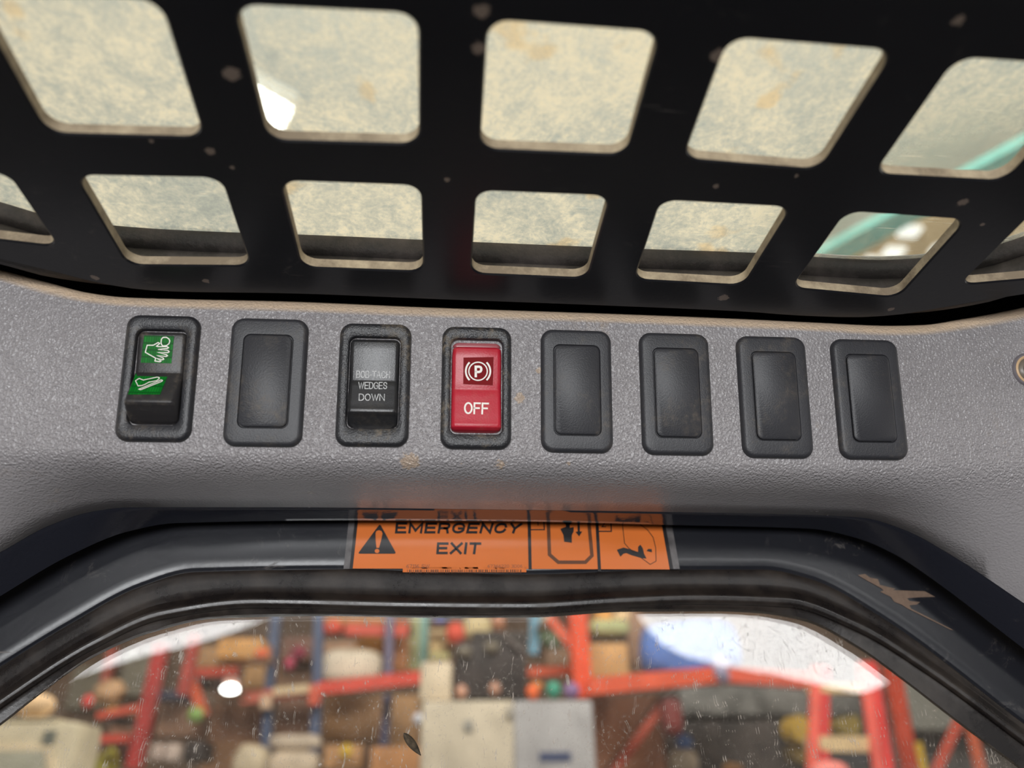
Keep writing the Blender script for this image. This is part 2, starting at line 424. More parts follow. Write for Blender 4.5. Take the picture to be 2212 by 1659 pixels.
E2 = curve_fn([(-200, 1410), (0, 1288), (150, 1200), (280, 1147), (380, 1130), (750, 1124), (1100, 1126), (1450, 1134), (1750, 1142), (1850, 1162), (1930, 1196), (2000, 1241), (2212, 1402), (2400, 1545)])
E3 = curve_fn([(-200, 1570), (0, 1440), (150, 1348), (300, 1268), (420, 1235), (750, 1229), (1130, 1240), (1450, 1230), (1650, 1230), (1750, 1250), (1900, 1330), (2212, 1563), (2400, 1705)])
E4 = curve_fn([(-200, 1665), (0, 1518), (200, 1390), (350, 1325), (550, 1300), (900, 1307), (1130, 1309), (1350, 1297), (1500, 1292), (1700, 1298), (1850, 1350), (2000, 1441), (2212, 1597), (2400, 1735)])
E5 = curve_fn([(-200, 1705), (0, 1568), (100, 1490), (200, 1421), (330, 1366), (470, 1336), (700, 1331), (950, 1335), (1150, 1334), (1350, 1322), (1550, 1321), (1640, 1325), (1740, 1343), (1858, 1404), (1942, 1464), (2064, 1558), (2212, 1668), (2400, 1805)])
c_plate = curve_fn([(-300, 480), (-100, 535), (0, 561), (108, 586), (230, 616), (325, 629), (407, 632.5), (600, 635), (935, 647.5), (1340, 663), (1612, 675), (1720, 683), (1842, 687), (1924, 683), (2019, 668.5), (2127, 649.5), (2212, 637), (2400, 600)])
c_seal = curve_fn([(-300, 370), (0, 447), (50, 462), (95, 475), (240, 497), (400, 508), (525, 513), (650, 517), (910, 528), (1150, 538), (1400, 548), (1635, 556), (1800, 567), (1900, 571), (1985, 567), (2130, 545), (2212, 520), (2450, 440)])

PANEL_SPOTS = [(onP(336, 1029, 0), .0016), (onP(1843, 1057, 0), .0016), (onP(885, 1000, 0), .0042), (onP(1123, 860, 0), .0022), (onP(1165, 800, 0), .0014),
               (onP(1530, 1052, 0), .0010), (onP(1082, 1010, 0), .0030), (onP(1230, 1003, 0), .0014), (onP(290, 1041), .0008), (onP(1000, 1005), .0016)]
ZP = .175        # underside of the steel roof plate above the camera
PLATE_SPOTS = [(onZ(445, 607, ZP), .0013), (onZ(205, 600, ZP), .0016), (onZ(1563, 643, ZP), .0022), (onZ(455, 327, ZP), .0016), (onZ(500, 160, ZP), .0024),
               (onZ(327, 305, ZP), .0008), (onZ(502, 362, ZP), .0008), (onZ(1035, 105, ZP), .002), (onZ(1550, 120, ZP), .0022), (onZ(1720, 380, ZP), .0009),
               (onZ(1547, 403, ZP), .0011), (onZ(2080, 437, ZP), .0018), (onZ(965, 388, ZP), .001), (onZ(2122, 485, ZP), .0009), (onZ(1925, 668, ZP), .0013),
               (onZ(1040, 25, ZP), .0022), (onZ(2070, 45, ZP), .0016)]
CLEAN_AT = onZ(2010, 470, .1975)

m_panel = mk_panel()
m_plate = mk_black_paint('black_roof_plate_paint', PLATE_SPOTS, (22, 22, 26), .26, .7)
m_rim = mk_rubber('dusty_cut_edge', (120, 106, 88), (196, 180, 152), .7, .9, .5)
m_frame = mk_black_paint('blue_black_frame_paint', [], (24, 25, 31), .25, .7)
m_void = mat_plain('unlit_gap_black', (7, 7, 7), .95, .05, 40, 0, .02)  # near-black colour stands in for the shade in the roof gap
m_gloss = mk_black_paint('glossy_ledge_paint', [], (34, 35, 42), .035, .25, 1.0)
m_dark = mk_black_paint('dark_cab_paint', [], (14, 13, 13), .6, .2)
m_seal = mk_rubber('window_rubber', (30, 26, 25), (60, 51, 44), .27, .8, .1)
m_rseal = mk_rubber('roof_window_rubber', (58, 54, 52), (112, 103, 100), .5, .8, .6)
m_bezel = mk_bezel('switch_surround_plastic', (36, 36, 40))
m_bezel2 = mk_bezel('dusty_switch_surround_plastic', (38, 38, 41), 1.0, .38, .8)
m_blank = mk_bezel('blanking_plate_plastic', (46, 46, 50), .35, .48, .35, 1700)
m_rock = mk_bezel('black_rocker_plastic', (44, 42, 43), .5, .42, .3)
m_rockg = mk_bezel('glossy_black_rocker_plastic', (36, 36, 38), .15, .32, .25, 2200)
m_red = mk_bezel('red_rocker_plastic', (178, 28, 48), .32, .38, .2)
m_redwin = NT('red_lens'); m_redwin.pbr(srgb(118, 0, 8), .5, None, .08); m_redwin = m_redwin.m
m_pale = NT('pale_clear_edge'); m_pale.pbr(srgb(150, 78, 84), .3); m_pale = m_pale.m
def mk_green():
    t = NT('green_lens'); br = t.n('TexBrick'); t.l(t.coord(), br.inputs['Vector']); br.offset = 0; br.inputs['Scale'].default_value = 1100
    br.inputs['Color1'].default_value = srgb(10, 98, 30); br.inputs['Color2'].default_value = srgb(16, 120, 36); br.inputs['Mortar'].default_value = srgb(10, 78, 26)
    br.inputs['Brick Width'].default_value = 1; br.inputs['Row Height'].default_value = 1; br.inputs['Mortar Size'].default_value = .12
    t.pbr(br.outputs['Color'], .45, None, .12); return t.m
m_green = mk_green()
m_white = mat_plain('white_print', (238, 232, 224), .5, .03, 300)
m_grey = mat_plain('worn_grey_print', (205, 205, 205), .7, .25, 1500)
m_orange = mat_plain('orange_label_vinyl', (212, 112, 48), .28, .04, 20)
m_ink = mat_plain('black_label_ink', (24, 20, 22), .35, .05, 50)
m_brownink = mat_plain('brown_label_ink', (92, 50, 22), .35, .05, 50)
m_paleink = mat_plain('grey_label_ink', (130, 80, 60), .35, .05, 50)
m_tape = mat_plain('clear_tape_edge', (96, 92, 92), .3, .2, 200)
m_glass = mk_glass()
m_roofpane = mk_roof_pane()

# ------------------------------------------------------------------ roof plate with square holes
def hole_loops():
    U = .0875
    Xc, Yc, s, pc, pr, rc = -1.3557 * U, 1.4787 * U, .5056 * U, .7253 * U, .7217 * U, .001
    meas = {(0, 0): [None, (344, 3), (102, 288), (440, 297)], (0, 1): [(506, 12), (903, 32), (579, 303), (905, 312)], (0, 2): [(1055, 45), (1425, 72), (1037, 322), (1352, 335)],
            (0, 3): [(1575, 83), (1932, 111), (1477, 343), (1770, 367)], (0, 4): [(2069, 126), None, (1890, 376), None],
            (1, -1): [None, (15, 376), None, (125, 533)], (1, 0): [(164, 380), (477, 386), (277, 573), (541, 575)], (1, 1): [(607, 392), (909, 403), (653, 577.5), (914, 587)],
            (1, 2): [(1029, 413.5), (1316.6, 425), (1018, 591), (1267, 601.5)], (1, 3): [(1428, 434), (1709, 449), (1371, 604), (1605, 617)],
            (1, 4): [(1830, 458), (2088, 476), (1711, 622), (1938, 643)], (1, 5): [None, None, (2074, 615.5), None]}
    loops = []
    for r in range(-1, 2):
        for c in range(-1 if r else -1, 6):
            g = []
            for k in range(4):
                u = c * pc + (s if k in (1, 3) else 0); v = r * pr + (s if k >= 2 else 0)
                g.append(Vector((Xc + u, Yc + v, 0)))
            mm = meas.get((r, c))
            if mm:
                offs = []
                for k in range(4):
                    if mm[k]:
                        p = onZ(*mm[k], ZP); offs.append(Vector((p.x, p.y, 0)) - g[k])
                av = sum(offs, Vector()) / len(offs)
                for k in range(4):
                    if mm[k]: p = onZ(*mm[k], ZP); g[k] = Vector((p.x, p.y, 0))
                    else: g[k] = g[k] + av
            if r == 1 and c in (-1, 5):      # the corner holes are cut askew, following the rounded plate edge
                sgn = 1 if c == 5 else -1
                i, j = (3, 2) if c == 5 else (2, 3)
                g[i] = g[i] + Vector((0, -.010, 0))
            lp = []
            for (x, y) in rrect(1, 1, .125, 6, .5, .5):
                p = (g[0] * (1 - x) + g[1] * x) * (1 - y) + (g[2] * (1 - x) + g[3] * x) * y
                lp.append(p)
            loops.append(lp)
    return loops
def build_plate():
    outer = []
    for x in range(-300, 2401, 45):
        p = onZ(x, c_plate(x), ZP); outer.append(Vector((p.x, p.y, 0)))
    a, b = outer[0], outer[-1]
    outer = [Vector((-.36, a.y - .09, 0)), Vector((-.30, a.y - .03, 0))] + outer + [Vector((b.x + .06, b.y - .03, 0)), Vector((b.x + .12, b.y - .09, 0)), Vector((b.x + .12, .06, 0)), Vector((-.36, .06, 0))]
    outer = [p for i, p in enumerate(outer)]
    loops = hole_loops()
    bm = bmesh.new(); edges = []
    for lp in [outer] + loops:
        vs = [bm.verts.new(p + Vector((0, 0, CAM.z + ZP))) for p in lp]
        for i in range(len(vs)): edges.append(bm.edges.new((vs[i], vs[(i + 1) % len(vs)])))
    bmesh.ops.triangle_fill(bm, edges=edges, use_beauty=True, use_dissolve=False)
    me = bpy.data.meshes.new('roof_guard_plate'); 
    flat = [tuple(v.index for v in f.verts) for f in bm.faces] if False else None
    bm.verts.index_update(); base = [v.co.copy() for v in bm.verts]; fs = [[v.index for v in f.verts] for f in bm.faces]
    bm.free()
    n = len(base); T = .0042; B = .0006
    V = []; Fc = []; mi = []
    # normals in-plane for a small eased edge
    loops_idx = []; k = 0
    for lp in [outer] + loops: loops_idx.append(list(range(k, k + len(lp)))); k += len(lp)
    off = [Vector() for _ in base]
    for li, idx in enumerate(loops_idx):
        area = sum(base[idx[i]].x * base[idx[(i + 1) % len(idx)]].y - base[idx[(i + 1) % len(idx)]].x * base[idx[i]].y for i in range(len(idx)))
        sg = 1 if area > 0 else -1
        for i in range(len(idx)):
            p0, p1, p2 = base[idx[i - 1]], base[idx[i]], base[idx[(i + 1) % len(idx)]]
            t = (p2 - p0).normalized(); nrm = Vector((t.y, -t.x, 0)) * sg      # outward of the loop
            off[idx[i]] = nrm * (-1 if li == 0 else 1)                          # into the metal
    L = [[base[i] + off[i] * B for i in range(n)], [base[i] + Vector((0, 0, B)) for i in range(n)], [base[i] + Vector((0, 0, T)) for i in range(n)]]
    V = L[0] + L[1] + L[2]
    for f in fs: Fc.append(f); mi.append(0); Fc.append([i + 2 * n for i in f][::-1]); mi.append(0)
    for li, idx in enumerate(loops_idx):
        for i in range(len(idx)):
            a, b = idx[i], idx[(i + 1) % len(idx)]
            Fc.append([a, b, b + n, a + n]); mi.append(0)
            Fc.append([a + n, b + n, b + 2 * n, a + 2 * n]); mi.append(1 if li else 0)
    o = mesh_of('roof_guard_plate', V, Fc, [m_plate, m_rim], None, math.radians(30), mi)
    tag(o, 'black steel roof guard plate punched with rows of square holes, above the switch panel', 'roof guard')
build_plate()

# ------------------------------------------------------------------ roof window above the plate
rw = empty('roof_window', CAM + Vector((.03, .0, .19)), 'dirty translucent roof window in a rubber seal behind the holes of the roof plate', 'window')
ZR = .1975
cols = []
for x in range(-300, 2500, 35):
    p = onZ(x, c_seal(x), ZR)
    d = Vector((0, 1, 0))
    cols.append([p + Vector((0, .001, .003)), p, p + Vector((0, .0012, -.0035)), p + Vector((0, .0042, -.0052)), p + Vector((0, .003, -.0095)), p + Vector((0, .0035, -.0145)), p + Vector((0, .0125, -.0155))])
loft('seal', cols, m_rseal, 4, rw, sharp=(1,), thick=-.002)
rim = [onZ(x, c_seal(x), ZR) + Vector((0, .0006, .001)) for x in range(-300, 2500, 35)]
a, b = rim[0], rim[-1]
poly = [Vector((a.x, .06, a.z))] + rim + [Vector((b.x, .06, b.z))]
V = [Vector((p.x, p.y, CAM.z + ZR + .001)) for p in poly]; n = len(V)
mesh_of('pane', V + [v + Vector((0, 0, .0006)) for v in V], [tuple(range(n))], m_roofpane, rw, None, recalc=False)

# ------------------------------------------------------------------ grey switch panel
def panel_cols():
    cols = []; du = []; gr = []
    bz = lambda p, q, r, n: [p * (1 - t) ** 2 + q * 2 * t * (1 - t) + r * t * t for t in [i / n for i in range(n + 1)]]
    for x in XS:
        top = onP(x, c_top(x), -.0042); face0 = onP(x, c_lip(x) + 6, 0); ctl = onP(x, c_top(x) + 5, -.0002)
        lip = bz(top, ctl, face0, 6)
        e = onY(x, E1(x), .318); corner = onP(x, c_face(x) * .35 + c_roll(x) * .65 + 3, 0)
        A = onP(x, c_face(x) - 8, 0); B = corner.lerp(e, .42)
        roll = bz(A, corner, B, 10)
        back = top + Vector((0, .022, -.004))
        mid = [face0.lerp(A, k / 4) for k in (1, 2, 3)]
        rows = [back] + lip + mid + roll + [B.lerp(e, .5), e, e + Vector((0, .0012, .0012)), e + Vector((0, .004, .012))]
        cols.append(rows)
    du = [1] + [1, 1, 1, .95, .8, .55, .25] + [0, 0, 0] + [0] * 11 + [.05, 0, 0, 0]
    gr = [.3] + [.4, .4, .5, .6, .7, .9, 1] + [1, 1, 1] + [1, 1, 1, 1, 1, .9, .75, .6, .5, .4, .35] + [.3, .3, .3, .3]
    return cols, du, gr
pc, pdu, pgr = panel_cols()
pn = loft('overhead_switch_panel', pc, m_panel, 1, None, attrs={'dust': pdu, 'grain': pgr}, smooth=math.radians(60))
tag(pn, 'grey grained plastic overhead panel carrying the row of switches', 'switch panel')

# cab frame; several unseen dark parts are added to block light
fr = empty('cab_frame', CAM + Vector((0, .36, -1.0)), 'black cab frame around the panel, rear window and sides, with added light-blocking panels', 'cab frame')
box('gap_backing', CAM + Vector((.03, .385, .185)), (1.1, .05, .13), m_void, fr)  # dark backing added so no light shows through the gap
for s in (-1, 1):
    box('shade_side', CAM + Vector((.03 + s * .47, -.13, -.45)), (.02, 1.0, .95), m_dark, fr)  # unseen solid sides, added to keep side light out of the cab
    box('corner_post', CAM + Vector((.03 + s * .47, .35, .0)), (.05, .05, .5), m_dark, fr)
box('shade_floor', CAM + Vector((.03, -.13, -.93)), (.96, 1.0, .03), m_dark, fr)  # unseen dark floor, added to shade the panel from below
box('rear_lower_panel', CAM + Vector((.03, .372, -.62)), (.94, .03, .6), m_dark, fr)

sk = []
for x in range(-300, 2500, 35):
    p = onZ(x, c_seal(x), .1975); sk.append(Vector((p.x, p.y + .004, 0)))
V = []; Fc = []
for i, p in enumerate(sk):
    for z in (.1995, .203):
        V += [Vector((p.x, p.y, CAM.z + z)), Vector((p.x + (-.35 if p.x < -.2 else .35 if p.x > .25 else 0), .42, CAM.z + z))]
for i in range(len(sk) - 1):
    a, b = 4 * i, 4 * i + 4
    Fc += [(a, a + 1, b + 1, b), (a + 2, b + 2, b + 3, a + 3), (a, b, b + 2, a + 2)]
mesh_of('gap_blocker_sheet', V, Fc, m_void, fr, None)  # black sheet added to stop light passing under the roof seal
# unseen seat, added as a dark mass to cut light from below
st = empty('shade_seat', CAM + Vector((.0, .0, -.9)), 'unseen black operator seat under the view, added to shade the panel underside', 'seat')
m_seat = mk_rubber('seat_vinyl', (22, 22, 24), (50, 46, 44), .5, .5, .3)
box('seat_cushion', CAM + Vector((0, -.08, -.60)), (.46, .44, .12), m_seat, st, .04, seg=4)
box('backrest', CAM + Vector((0, .20, -.32)), (.44, .10, .50), m_seat, st, .04, (-.12, 0, 0), 4)
box('seat_base', CAM + Vector((0, -.06, -.79)), (.34, .34, .25), m_dark, st, .01)

# ------------------------------------------------------------------ rear window frame (glossy black ledge + face), seal, glass
YF, YG, YL = .347, .353, .332
cols = []
for x in XS:
    e1 = onY(x, E1(x) - 14, .318 - .0045) + Vector((0, .0045, .0)); e1b = onY(x, E1(x) + .5, .3183)
    e2 = onY(x, E2(x), YL)
    cols.append([e1b + Vector((0, -.003, .004)), e1b, e1b.lerp(e2, .5), e2, e2 + Vector((0, .0008, .0008)), e2 + Vector((0, .0009, .006))])
wf = empty('rear_window_frame', CAM + Vector((.02, .34, .1)), 'blue-black painted steel frame around the rear window opening', 'window frame')
loft('upper_ledge', cols, m_gloss, 3, wf, sharp=(1, 3, 4))
cols = []
for x in XS:
    t0 = onY(x, E2(x), YF) + Vector((0, 0, .010)); t1 = onY(x, E3(x) - 9, YF); t2 = onY(x, E3(x) + 3, YF + .0012)
    cols.append([t0, t0.lerp(t1, .5), t1, t2, t2 + Vector((0, .006, .0005))])
loft('face', cols, m_frame, 4, wf, sharp=(2, 3))
gw = empty('rear_window', CAM + Vector((.02, YG, 0)), 'dusty rear window glass in a black rubber seal, warehouse racks beyond', 'window')
cols = []
for x in XS:
    a, b, c = E3(x), E4(x), E5(x)
    cols.append([onY(x, a, .3480), onY(x, a + 1.5, .3470), onY(x, a + 8, .3465), onY(x, b - 22, .3462), onY(x, b - 14, .3446), onY(x, b - 7, .3432), onY(x, b, .3433), onY(x, b + 6, .3437), onY(x, b + 12, .3450), onY(x, b + 15, .3464),
                 onY(x, b + 17, .3466), onY(x, max(b + 19, c - 6), .3476), onY(x, c - 1, .3515), onY(x, c, .353)])
loft('rubber_seal', cols, m_seal, 3, gw, sharp=(0, 1, 2, 3, 9, 10, 11, 12))
gx0, gx1 = -.36, .44
gm = bmesh.new(); bmesh.ops.create_cube(gm, size=1)
for v in gm.verts: v.co = Vector((.04 + v.co.x * .8, CAM.y + YG + .0015 + v.co.y * .003, CAM.z - .12 + v.co.z * .48))
bm_obj('pane', gm, m_glass, gw, None)

# ------------------------------------------------------------------ switch surrounds, blanks and rockers
BEZ = [[(277.5, 680.6), (437, 684), (246, 953), (409, 956)], [(503, 687), (668, 691.5), (480, 964), (651, 966)], [(736, 698.5), (890, 701.7), (723, 964), (881, 966.5)],
       [(957, 705.6), (1104.7, 709), (949.6, 969.7), (1103.6, 972)], [(1169, 711.6), (1319, 716.4), (1168, 977), (1324, 979.5)], [(1379, 718.8), (1528, 722.6), (1388.6, 982), (1542.7, 985)],
       [(1589, 726), (1736.6, 729.4), (1605, 988.6), (1757, 991.5)], [(1793, 732), (1935, 736), (1815, 992.4), (1961, 994)]]
BW, BH = .0286, .0500
class Spot:                                  # local frame on the panel: u right, v up, h outwards (metres)
    def __init__(s, i):
        q = BEZ[i]; c = [onP(*p, .0008) for p in q]
        s.c = (c[0] + c[1] + c[2] + c[3]) / 4
        s.c -= PN * .0008
        s.w = ((c[1] - c[0]).length + (c[3] - c[2]).length) / 2; s.h = ((c[0] - c[2]).length + (c[1] - c[3]).length) / 2
        s.U = ((c[1] - c[0]) + (c[3] - c[2])).normalized(); s.V = (PU - s.U * PU.dot(s.U)).normalized(); s.N = PN
    def at(s, u, v, h=0): return s.c + s.U * u + s.V * v + s.N * h
    def plane(s, h):                          # pixel -> plane at height h
        def f(x, y): return onP(x, y, h)
        return f
def bezel(name, sp, mat, parent, inner=None, HT=.0026):
    w, h = sp.w, sp.h; bm = bmesh.new()
    R = lambda d, r, z, iw=w, ih=h: [sp.at(x, y, z) for x, y in rrect(iw - 2 * d, ih - 2 * d, r, 7)]
    rings = [R(0, .0048, -.001), R(0, .0048, .0010), R(.0003, .0046, .0018), R(.0010, .0040, .0024), R(.0018, .0034, HT)]
    if inner:
        iw, ih, cy, depth = inner
        I = lambda d, r, z: [sp.at(x, y + cy, z) for x, y in rrect(iw - 2 * d, ih - 2 * d, r, 7)]
        rings += [I(-.0004, .0030, HT), I(0, .0027, HT - .0004), I(0.0, .0027, -depth), I(.001, .002, -depth)]
        rings_mesh(bm, rings, False, True)
    else:
        iw, ih, cy = .0182, .0362, -.0
        I = lambda d, r, z: [sp.at(x, y + cy, z) for x, y in rrect(iw - 2 * d, ih - 2 * d, r, 7)]
        rings += [I(-.0005, .0028, HT), I(-.0001, .0025, HT - .0007), I(.0001, .0024, HT - .0007), I(.0001, .0024, HT + .0006), I(.0006, .0020, HT + .0010)]
        rings_mesh(bm, rings, False, True)
    bmesh.ops.recalc_face_normals(bm, faces=bm.faces)
    return bm_obj(name, bm, mat, parent, math.radians(50))
def rocker(name, sp, prof, w, cy, mats, parent, r=.0022, taper=.0008):
    """prof: (v, h) pairs from top to bottom over the visible surface; swept across the width with rounded side edges"""
    bm = bmesh.new(); rows = []
    us = [(-w / 2, -.006), (-w / 2, -.0016), (-w / 2 + .0003, -.0008), (-w / 2 + .0009, -.0002), (-w / 2 + .0017, 0), (0, 0), (w / 2 - .0017, 0), (w / 2 - .0009, -.0002), (w / 2 - .0003, -.0008), (w / 2, -.0016), (w / 2, -.006)]
    # resample the profile smoothly
    P = []
    for i in range(len(prof) - 1):
        for s in range(5):
            t = s / 5
            p0 = prof[i - 1] if i else prof[0]; p1 = prof[i]; p2 = prof[i + 1]; p3 = prof[i + 2] if i + 2 < len(prof) else p2
            q = []
            for k in (0, 1):
                q.append(.5 * ((2 * p1[k]) + (p2[k] - p0[k]) * t + (2 * p0[k] - 5 * p1[k] + 4 * p2[k] - p3[k]) * t * t + (3 * p1[k] - p0[k] - 3 * p2[k] + p3[k]) * t ** 3))
            P.append(q if PROF_SMOOTH else [p1[0] + (p2[0] - p1[0]) * t, p1[1] + (p2[1] - p1[1]) * t])
    P.append(list(prof[-1]))
    Q = []; tv, bv = P[0][0], P[-1][0]
    for i, (v, h) in enumerate(P):             # soften every kink of the profile
        a, b = P[max(0, i - 1)], P[min(len(P) - 1, i + 1)]
        Q.append((v, h * .5 + (a[1] + b[1]) * .25 if 0 < i < len(P) - 1 else h))
    for v, h in Q:
        d = min(tv - v, v - bv); ins = 0
        if d < r: ins = r - math.sqrt(max(0, r * r - (r - d) ** 2))
        rows.append([bm.verts.new(sp.at(u - math.copysign(ins, u) * (abs(u) / (w / 2)), v + cy, (h + dh) if dh > -.005 else -.002)) for u, dh in us])
    for A, B in zip(rows[:-1], rows[1:]):
        for k in range(len(us) - 1): bm.faces.new((A[k], A[k + 1], B[k + 1], B[k]))
    bm.faces.new(rows[0][::-1]); bm.faces.new(rows[-1])
    bmesh.ops.recalc_face_normals(bm, faces=bm.faces)
    return bm_obj(name, bm, mats, parent, math.radians(35))
PROF_SMOOTH = False
blank_labels = {1: 'black blanking plate between the green-lensed rocker and the WEDGES DOWN rocker', 4: 'black blanking plate directly right of the red OFF rocker, tan scuffs at lower left',
                5: 'black blanking plate with a tiny white speck near its top, third from right', 6: 'black blanking plate second from the right end of the switch row',
                7: 'black blanking plate at the right end of the row, nearest the bolt recess'}
S = [Spot(i) for i in range(8)]
for i, lab in blank_labels.items():
    o = bezel('blanking_plate', S[i], m_blank, None)
    tag(o, lab, 'blanking plate', 'blanking plates in the switch row')

# --- first rocker: two green lenses, lower end standing proud
def pick(sp, prof):                           # height of the profile at v
    pass
sw1 = empty('rocker_switch', S[0].c, 'black rocker switch with two green lenses showing a hand and a foot pedal, leftmost', 'switch', 'rocker switches in the switch row')
bezel('surround', S[0], m_bezel, sw1, (.0188, .0372, .0, .004))
prof1 = [(.0182, .0000), (.0178, .0016), (.0165, .0022), (.0030, .0013), (.0015, .0014), (-.0100, .0086), (-.0110, .0088), (-.0122, .0080), (-.0176, .0016), (-.0182, .0)]
rk1 = rocker('rocker', S[0], prof1, .0182, 0, m_rock, sw1)
def on_prof(sp, v0, h0, v1, h1, eps=.00012):
    """pixel -> plane through two profile points of a rocker"""
    A = sp.at(0, v0, h0); D = (sp.at(0, v1, h1) - A).normalized(); N = sp.U.cross(D).normalized()
    if N.dot(sp.N) < 0: N = -N
    A = A + N * eps - CAM
    def f(x, y):
        d = ray(x, y); return CAM + d * (A.dot(N) / d.dot(N))
    return f
pl_a = on_prof(S[0], .0165, .0022, .0030, .0013); pl_a2 = on_prof(S[0], .0165, .0022, .0030, .0013, .0003)
pl_b = on_prof(S[0], .0015, .0014, -.0100, .0086); pl_b2 = on_prof(S[0], .0015, .0014, -.0100, .0086, .0003)
zc = lambda x, y: (300 + x / 7.215, 700 + y / 7.215)
zd = lambda x, y: (220 + x / 4.608, 660 + y / 4.608)
l1 = flat_on('upper_lens', [zc(80, 175), zc(550, 185), zc(505, 612), zc(30, 602)], pl_a, m_green, rk1)
l2 = flat_on('lower_lens', [zd(340, 670), zd(668, 672), zd(580, 885), zd(258, 885)], pl_b, m_green, rk1)
l1['label'] = 'bright green lens with a hand symbol'; l2['label'] = 'dark green lens with a foot pedal symbol'
hand = [[zc(*p) for p in ((100, 440), (130, 330), (225, 330), (300, 288), (325, 302), (275, 345), (300, 352), (440, 352), (462, 368), (440, 382), (298, 396), (455, 412), (472, 432), (450, 446), (292, 440), (430, 478), (445, 494), (425, 506), (285, 490), (380, 530), (388, 548), (365, 556), (275, 532), (345, 575), (330, 588), (250, 575), (262, 532))], True]
knob = [[zc(*p) for p in ((352, 318), (345, 285), (352, 235), (378, 208), (430, 206), (468, 232), (482, 262), (470, 305), (432, 335), (375, 342))], True]
stroke_px('hand_symbol', [hand, knob], 2.1, pl_a2, m_white, rk1)
foot = [[zd(*p) for p in ((335, 748), (372, 725), (412, 742), (550, 712), (572, 716), (570, 728), (545, 748), (470, 762), (428, 785), (400, 796), (360, 800))], True]
pedal = [[zd(*p) for p in ((368, 832), (590, 740), (604, 745), (598, 754), (385, 838))], True]
stroke_px('foot_symbol', [foot, pedal], 1.6, pl_b2, m_white, rk1)

# --- second rocker: black, lettered
sw2 = empty('rocker_switch', S[2].c, 'glossy black rocker switch with worn grey lettering ending in WEDGES DOWN', 'switch', 'rocker switches in the switch row')
bezel('surround', S[2], m_bezel2, sw2, (.0200, .0366, .0005, .004))
prof2 = [(.0176, .0000), (.0172, .0026), (.0158, .0034), (.0012, .0023), (.0002, .0024), (-.0108, .0050), (-.0122, .0050), (-.0134, .0040), (-.0178, .0008), (-.0180, .0)]
rk2 = rocker('rocker', S[2], prof2, .0192, .0005, m_rockg, sw2)
pl_c = on_prof(S[2], .0163, .0034, .0017, .0023, .0002); pl_d = on_prof(S[2], .0007, .0024, -.0103, .0050, .0002)
ze = lambda x, y: (700 + x / 4.608, 680 + y / 4.608)
def tq(x0, y0, x1, y1, sk=0, rise=0): return [ze(x0 + sk, y0), ze(x1 + sk, y0 + rise), ze(x0, y1), ze(x1, y1 + rise)]
text_on('lettering', 'BOB-TACH', tq(318, 556, 655, 628, 4, 6), pl_c, m_grey, rk2, .11)
text_on('lettering', 'WEDGES', tq(340, 668, 628, 738, 2, 2), pl_d, m_grey, rk2, .11)
text_on('lettering', 'DOWN', tq(345, 785, 603, 855, 2, 2), pl_d, m_grey, rk2, .11)

# --- third rocker: red
sw3 = empty('rocker_switch', S[3].c, 'red parking brake rocker switch with a circled P lens and white OFF lettering', 'switch', 'rocker switches in the switch row')
bezel('surround', S[3], m_bezel2, sw3, (.0206, .0384, .0002, .004))
prof3 = [(.0160, .0006), (.0158, .0026), (.0148, .0038), (-.0008, .0021), (-.0020, .0022), (-.0152, .0044), (-.0166, .0042), (-.0176, .0028), (-.0184, .0004)]
rk3 = rocker('rocker', S[3], prof3, .0196, .0002, m_red, sw3)
lipo = rocker('clear_lip', S[3], [(.0180, .0), (.0178, .0012), (.0168, .0014), (.0158, .0014), (.0150, .0010)], .0196, .0002, m_pale, sw3)
lipo['label'] = 'pale translucent red lip above the red rocker'
pl_e = on_prof(S[3], .0150, .0038, -.0006, .0021, .0002); pl_e2 = on_prof(S[3], .0150, .0038, -.0006, .0021, .0004)
pl_f = on_prof(S[3], -.0018, .0022, -.0150, .0044, .0002)
lens = flat_on('lens', [ze(1388, 425), ze(1688, 420), ze(1680, 702), ze(1385, 690)], pl_e, m_redwin, rk3); lens['label'] = 'dark red lens'
ring = [[ze(1533 + 92 * math.cos(a), 562 + 90 * math.sin(a)) for a in [2 * PI * k / 40 for k in range(40)]], True]
arcs = [[[ze(1533 + sg * 122 * math.cos(a), 562 + 122 * math.sin(a)) for a in [math.radians(-42 + 84 * k / 14) for k in range(15)]], False] for sg in (-1, 1)]
stroke_px('brake_symbol', [ring], 2.6, pl_e2, m_white, rk3)
stroke_px('brake_symbol', arcs, 3.8, pl_e2, m_white, rk3)
text_on('letter_P', 'P', [ze(1498, 505), ze(1578, 505), ze(1500, 622), ze(1572, 622)], pl_e2, m_white, rk3, .2)
text_on('lettering', 'OFF', [ze(1394, 868), ze(1642, 876), ze(1392, 988), ze(1636, 992)], pl_f, m_white, rk3, .14, .34)

# --- bolt recess at the right edge
bolt = empty('bolt_recess', onP(2222, 800), 'round recessed bolt with a cream washer ring at the right end of the panel', 'bolt')
def disc_ring(name, r0, r1, h0, h1, mat, seg=40):
    c = onP(2222, 800); U = Vector((1, 0, 0)); bm = bmesh.new()
    f = lambda r, h: [c + (U * math.cos(2 * PI * k / seg) + PU * math.sin(2 * PI * k / seg)) * r + PN * h for k in range(seg)]
    rings_mesh(bm, [f(r0, h0 - .001), f(r0, h0), f((r0 + r1) / 2, (h0 + h1) / 2 + .0004), f(r1, h1), f(r1, h1 - .002)], False, False)
    bmesh.ops.recalc_face_normals(bm, faces=bm.faces); return bm_obj(name, bm, mat, bolt)
UPX = .000183
disc_ring('recess_rim', 41 * UPX, 35 * UPX, .0002, .0008, M((126, 120, 124), .35))
disc_ring('washer', 35 * UPX, 29 * UPX, .0010, .0010, M((214, 180, 140), .4))
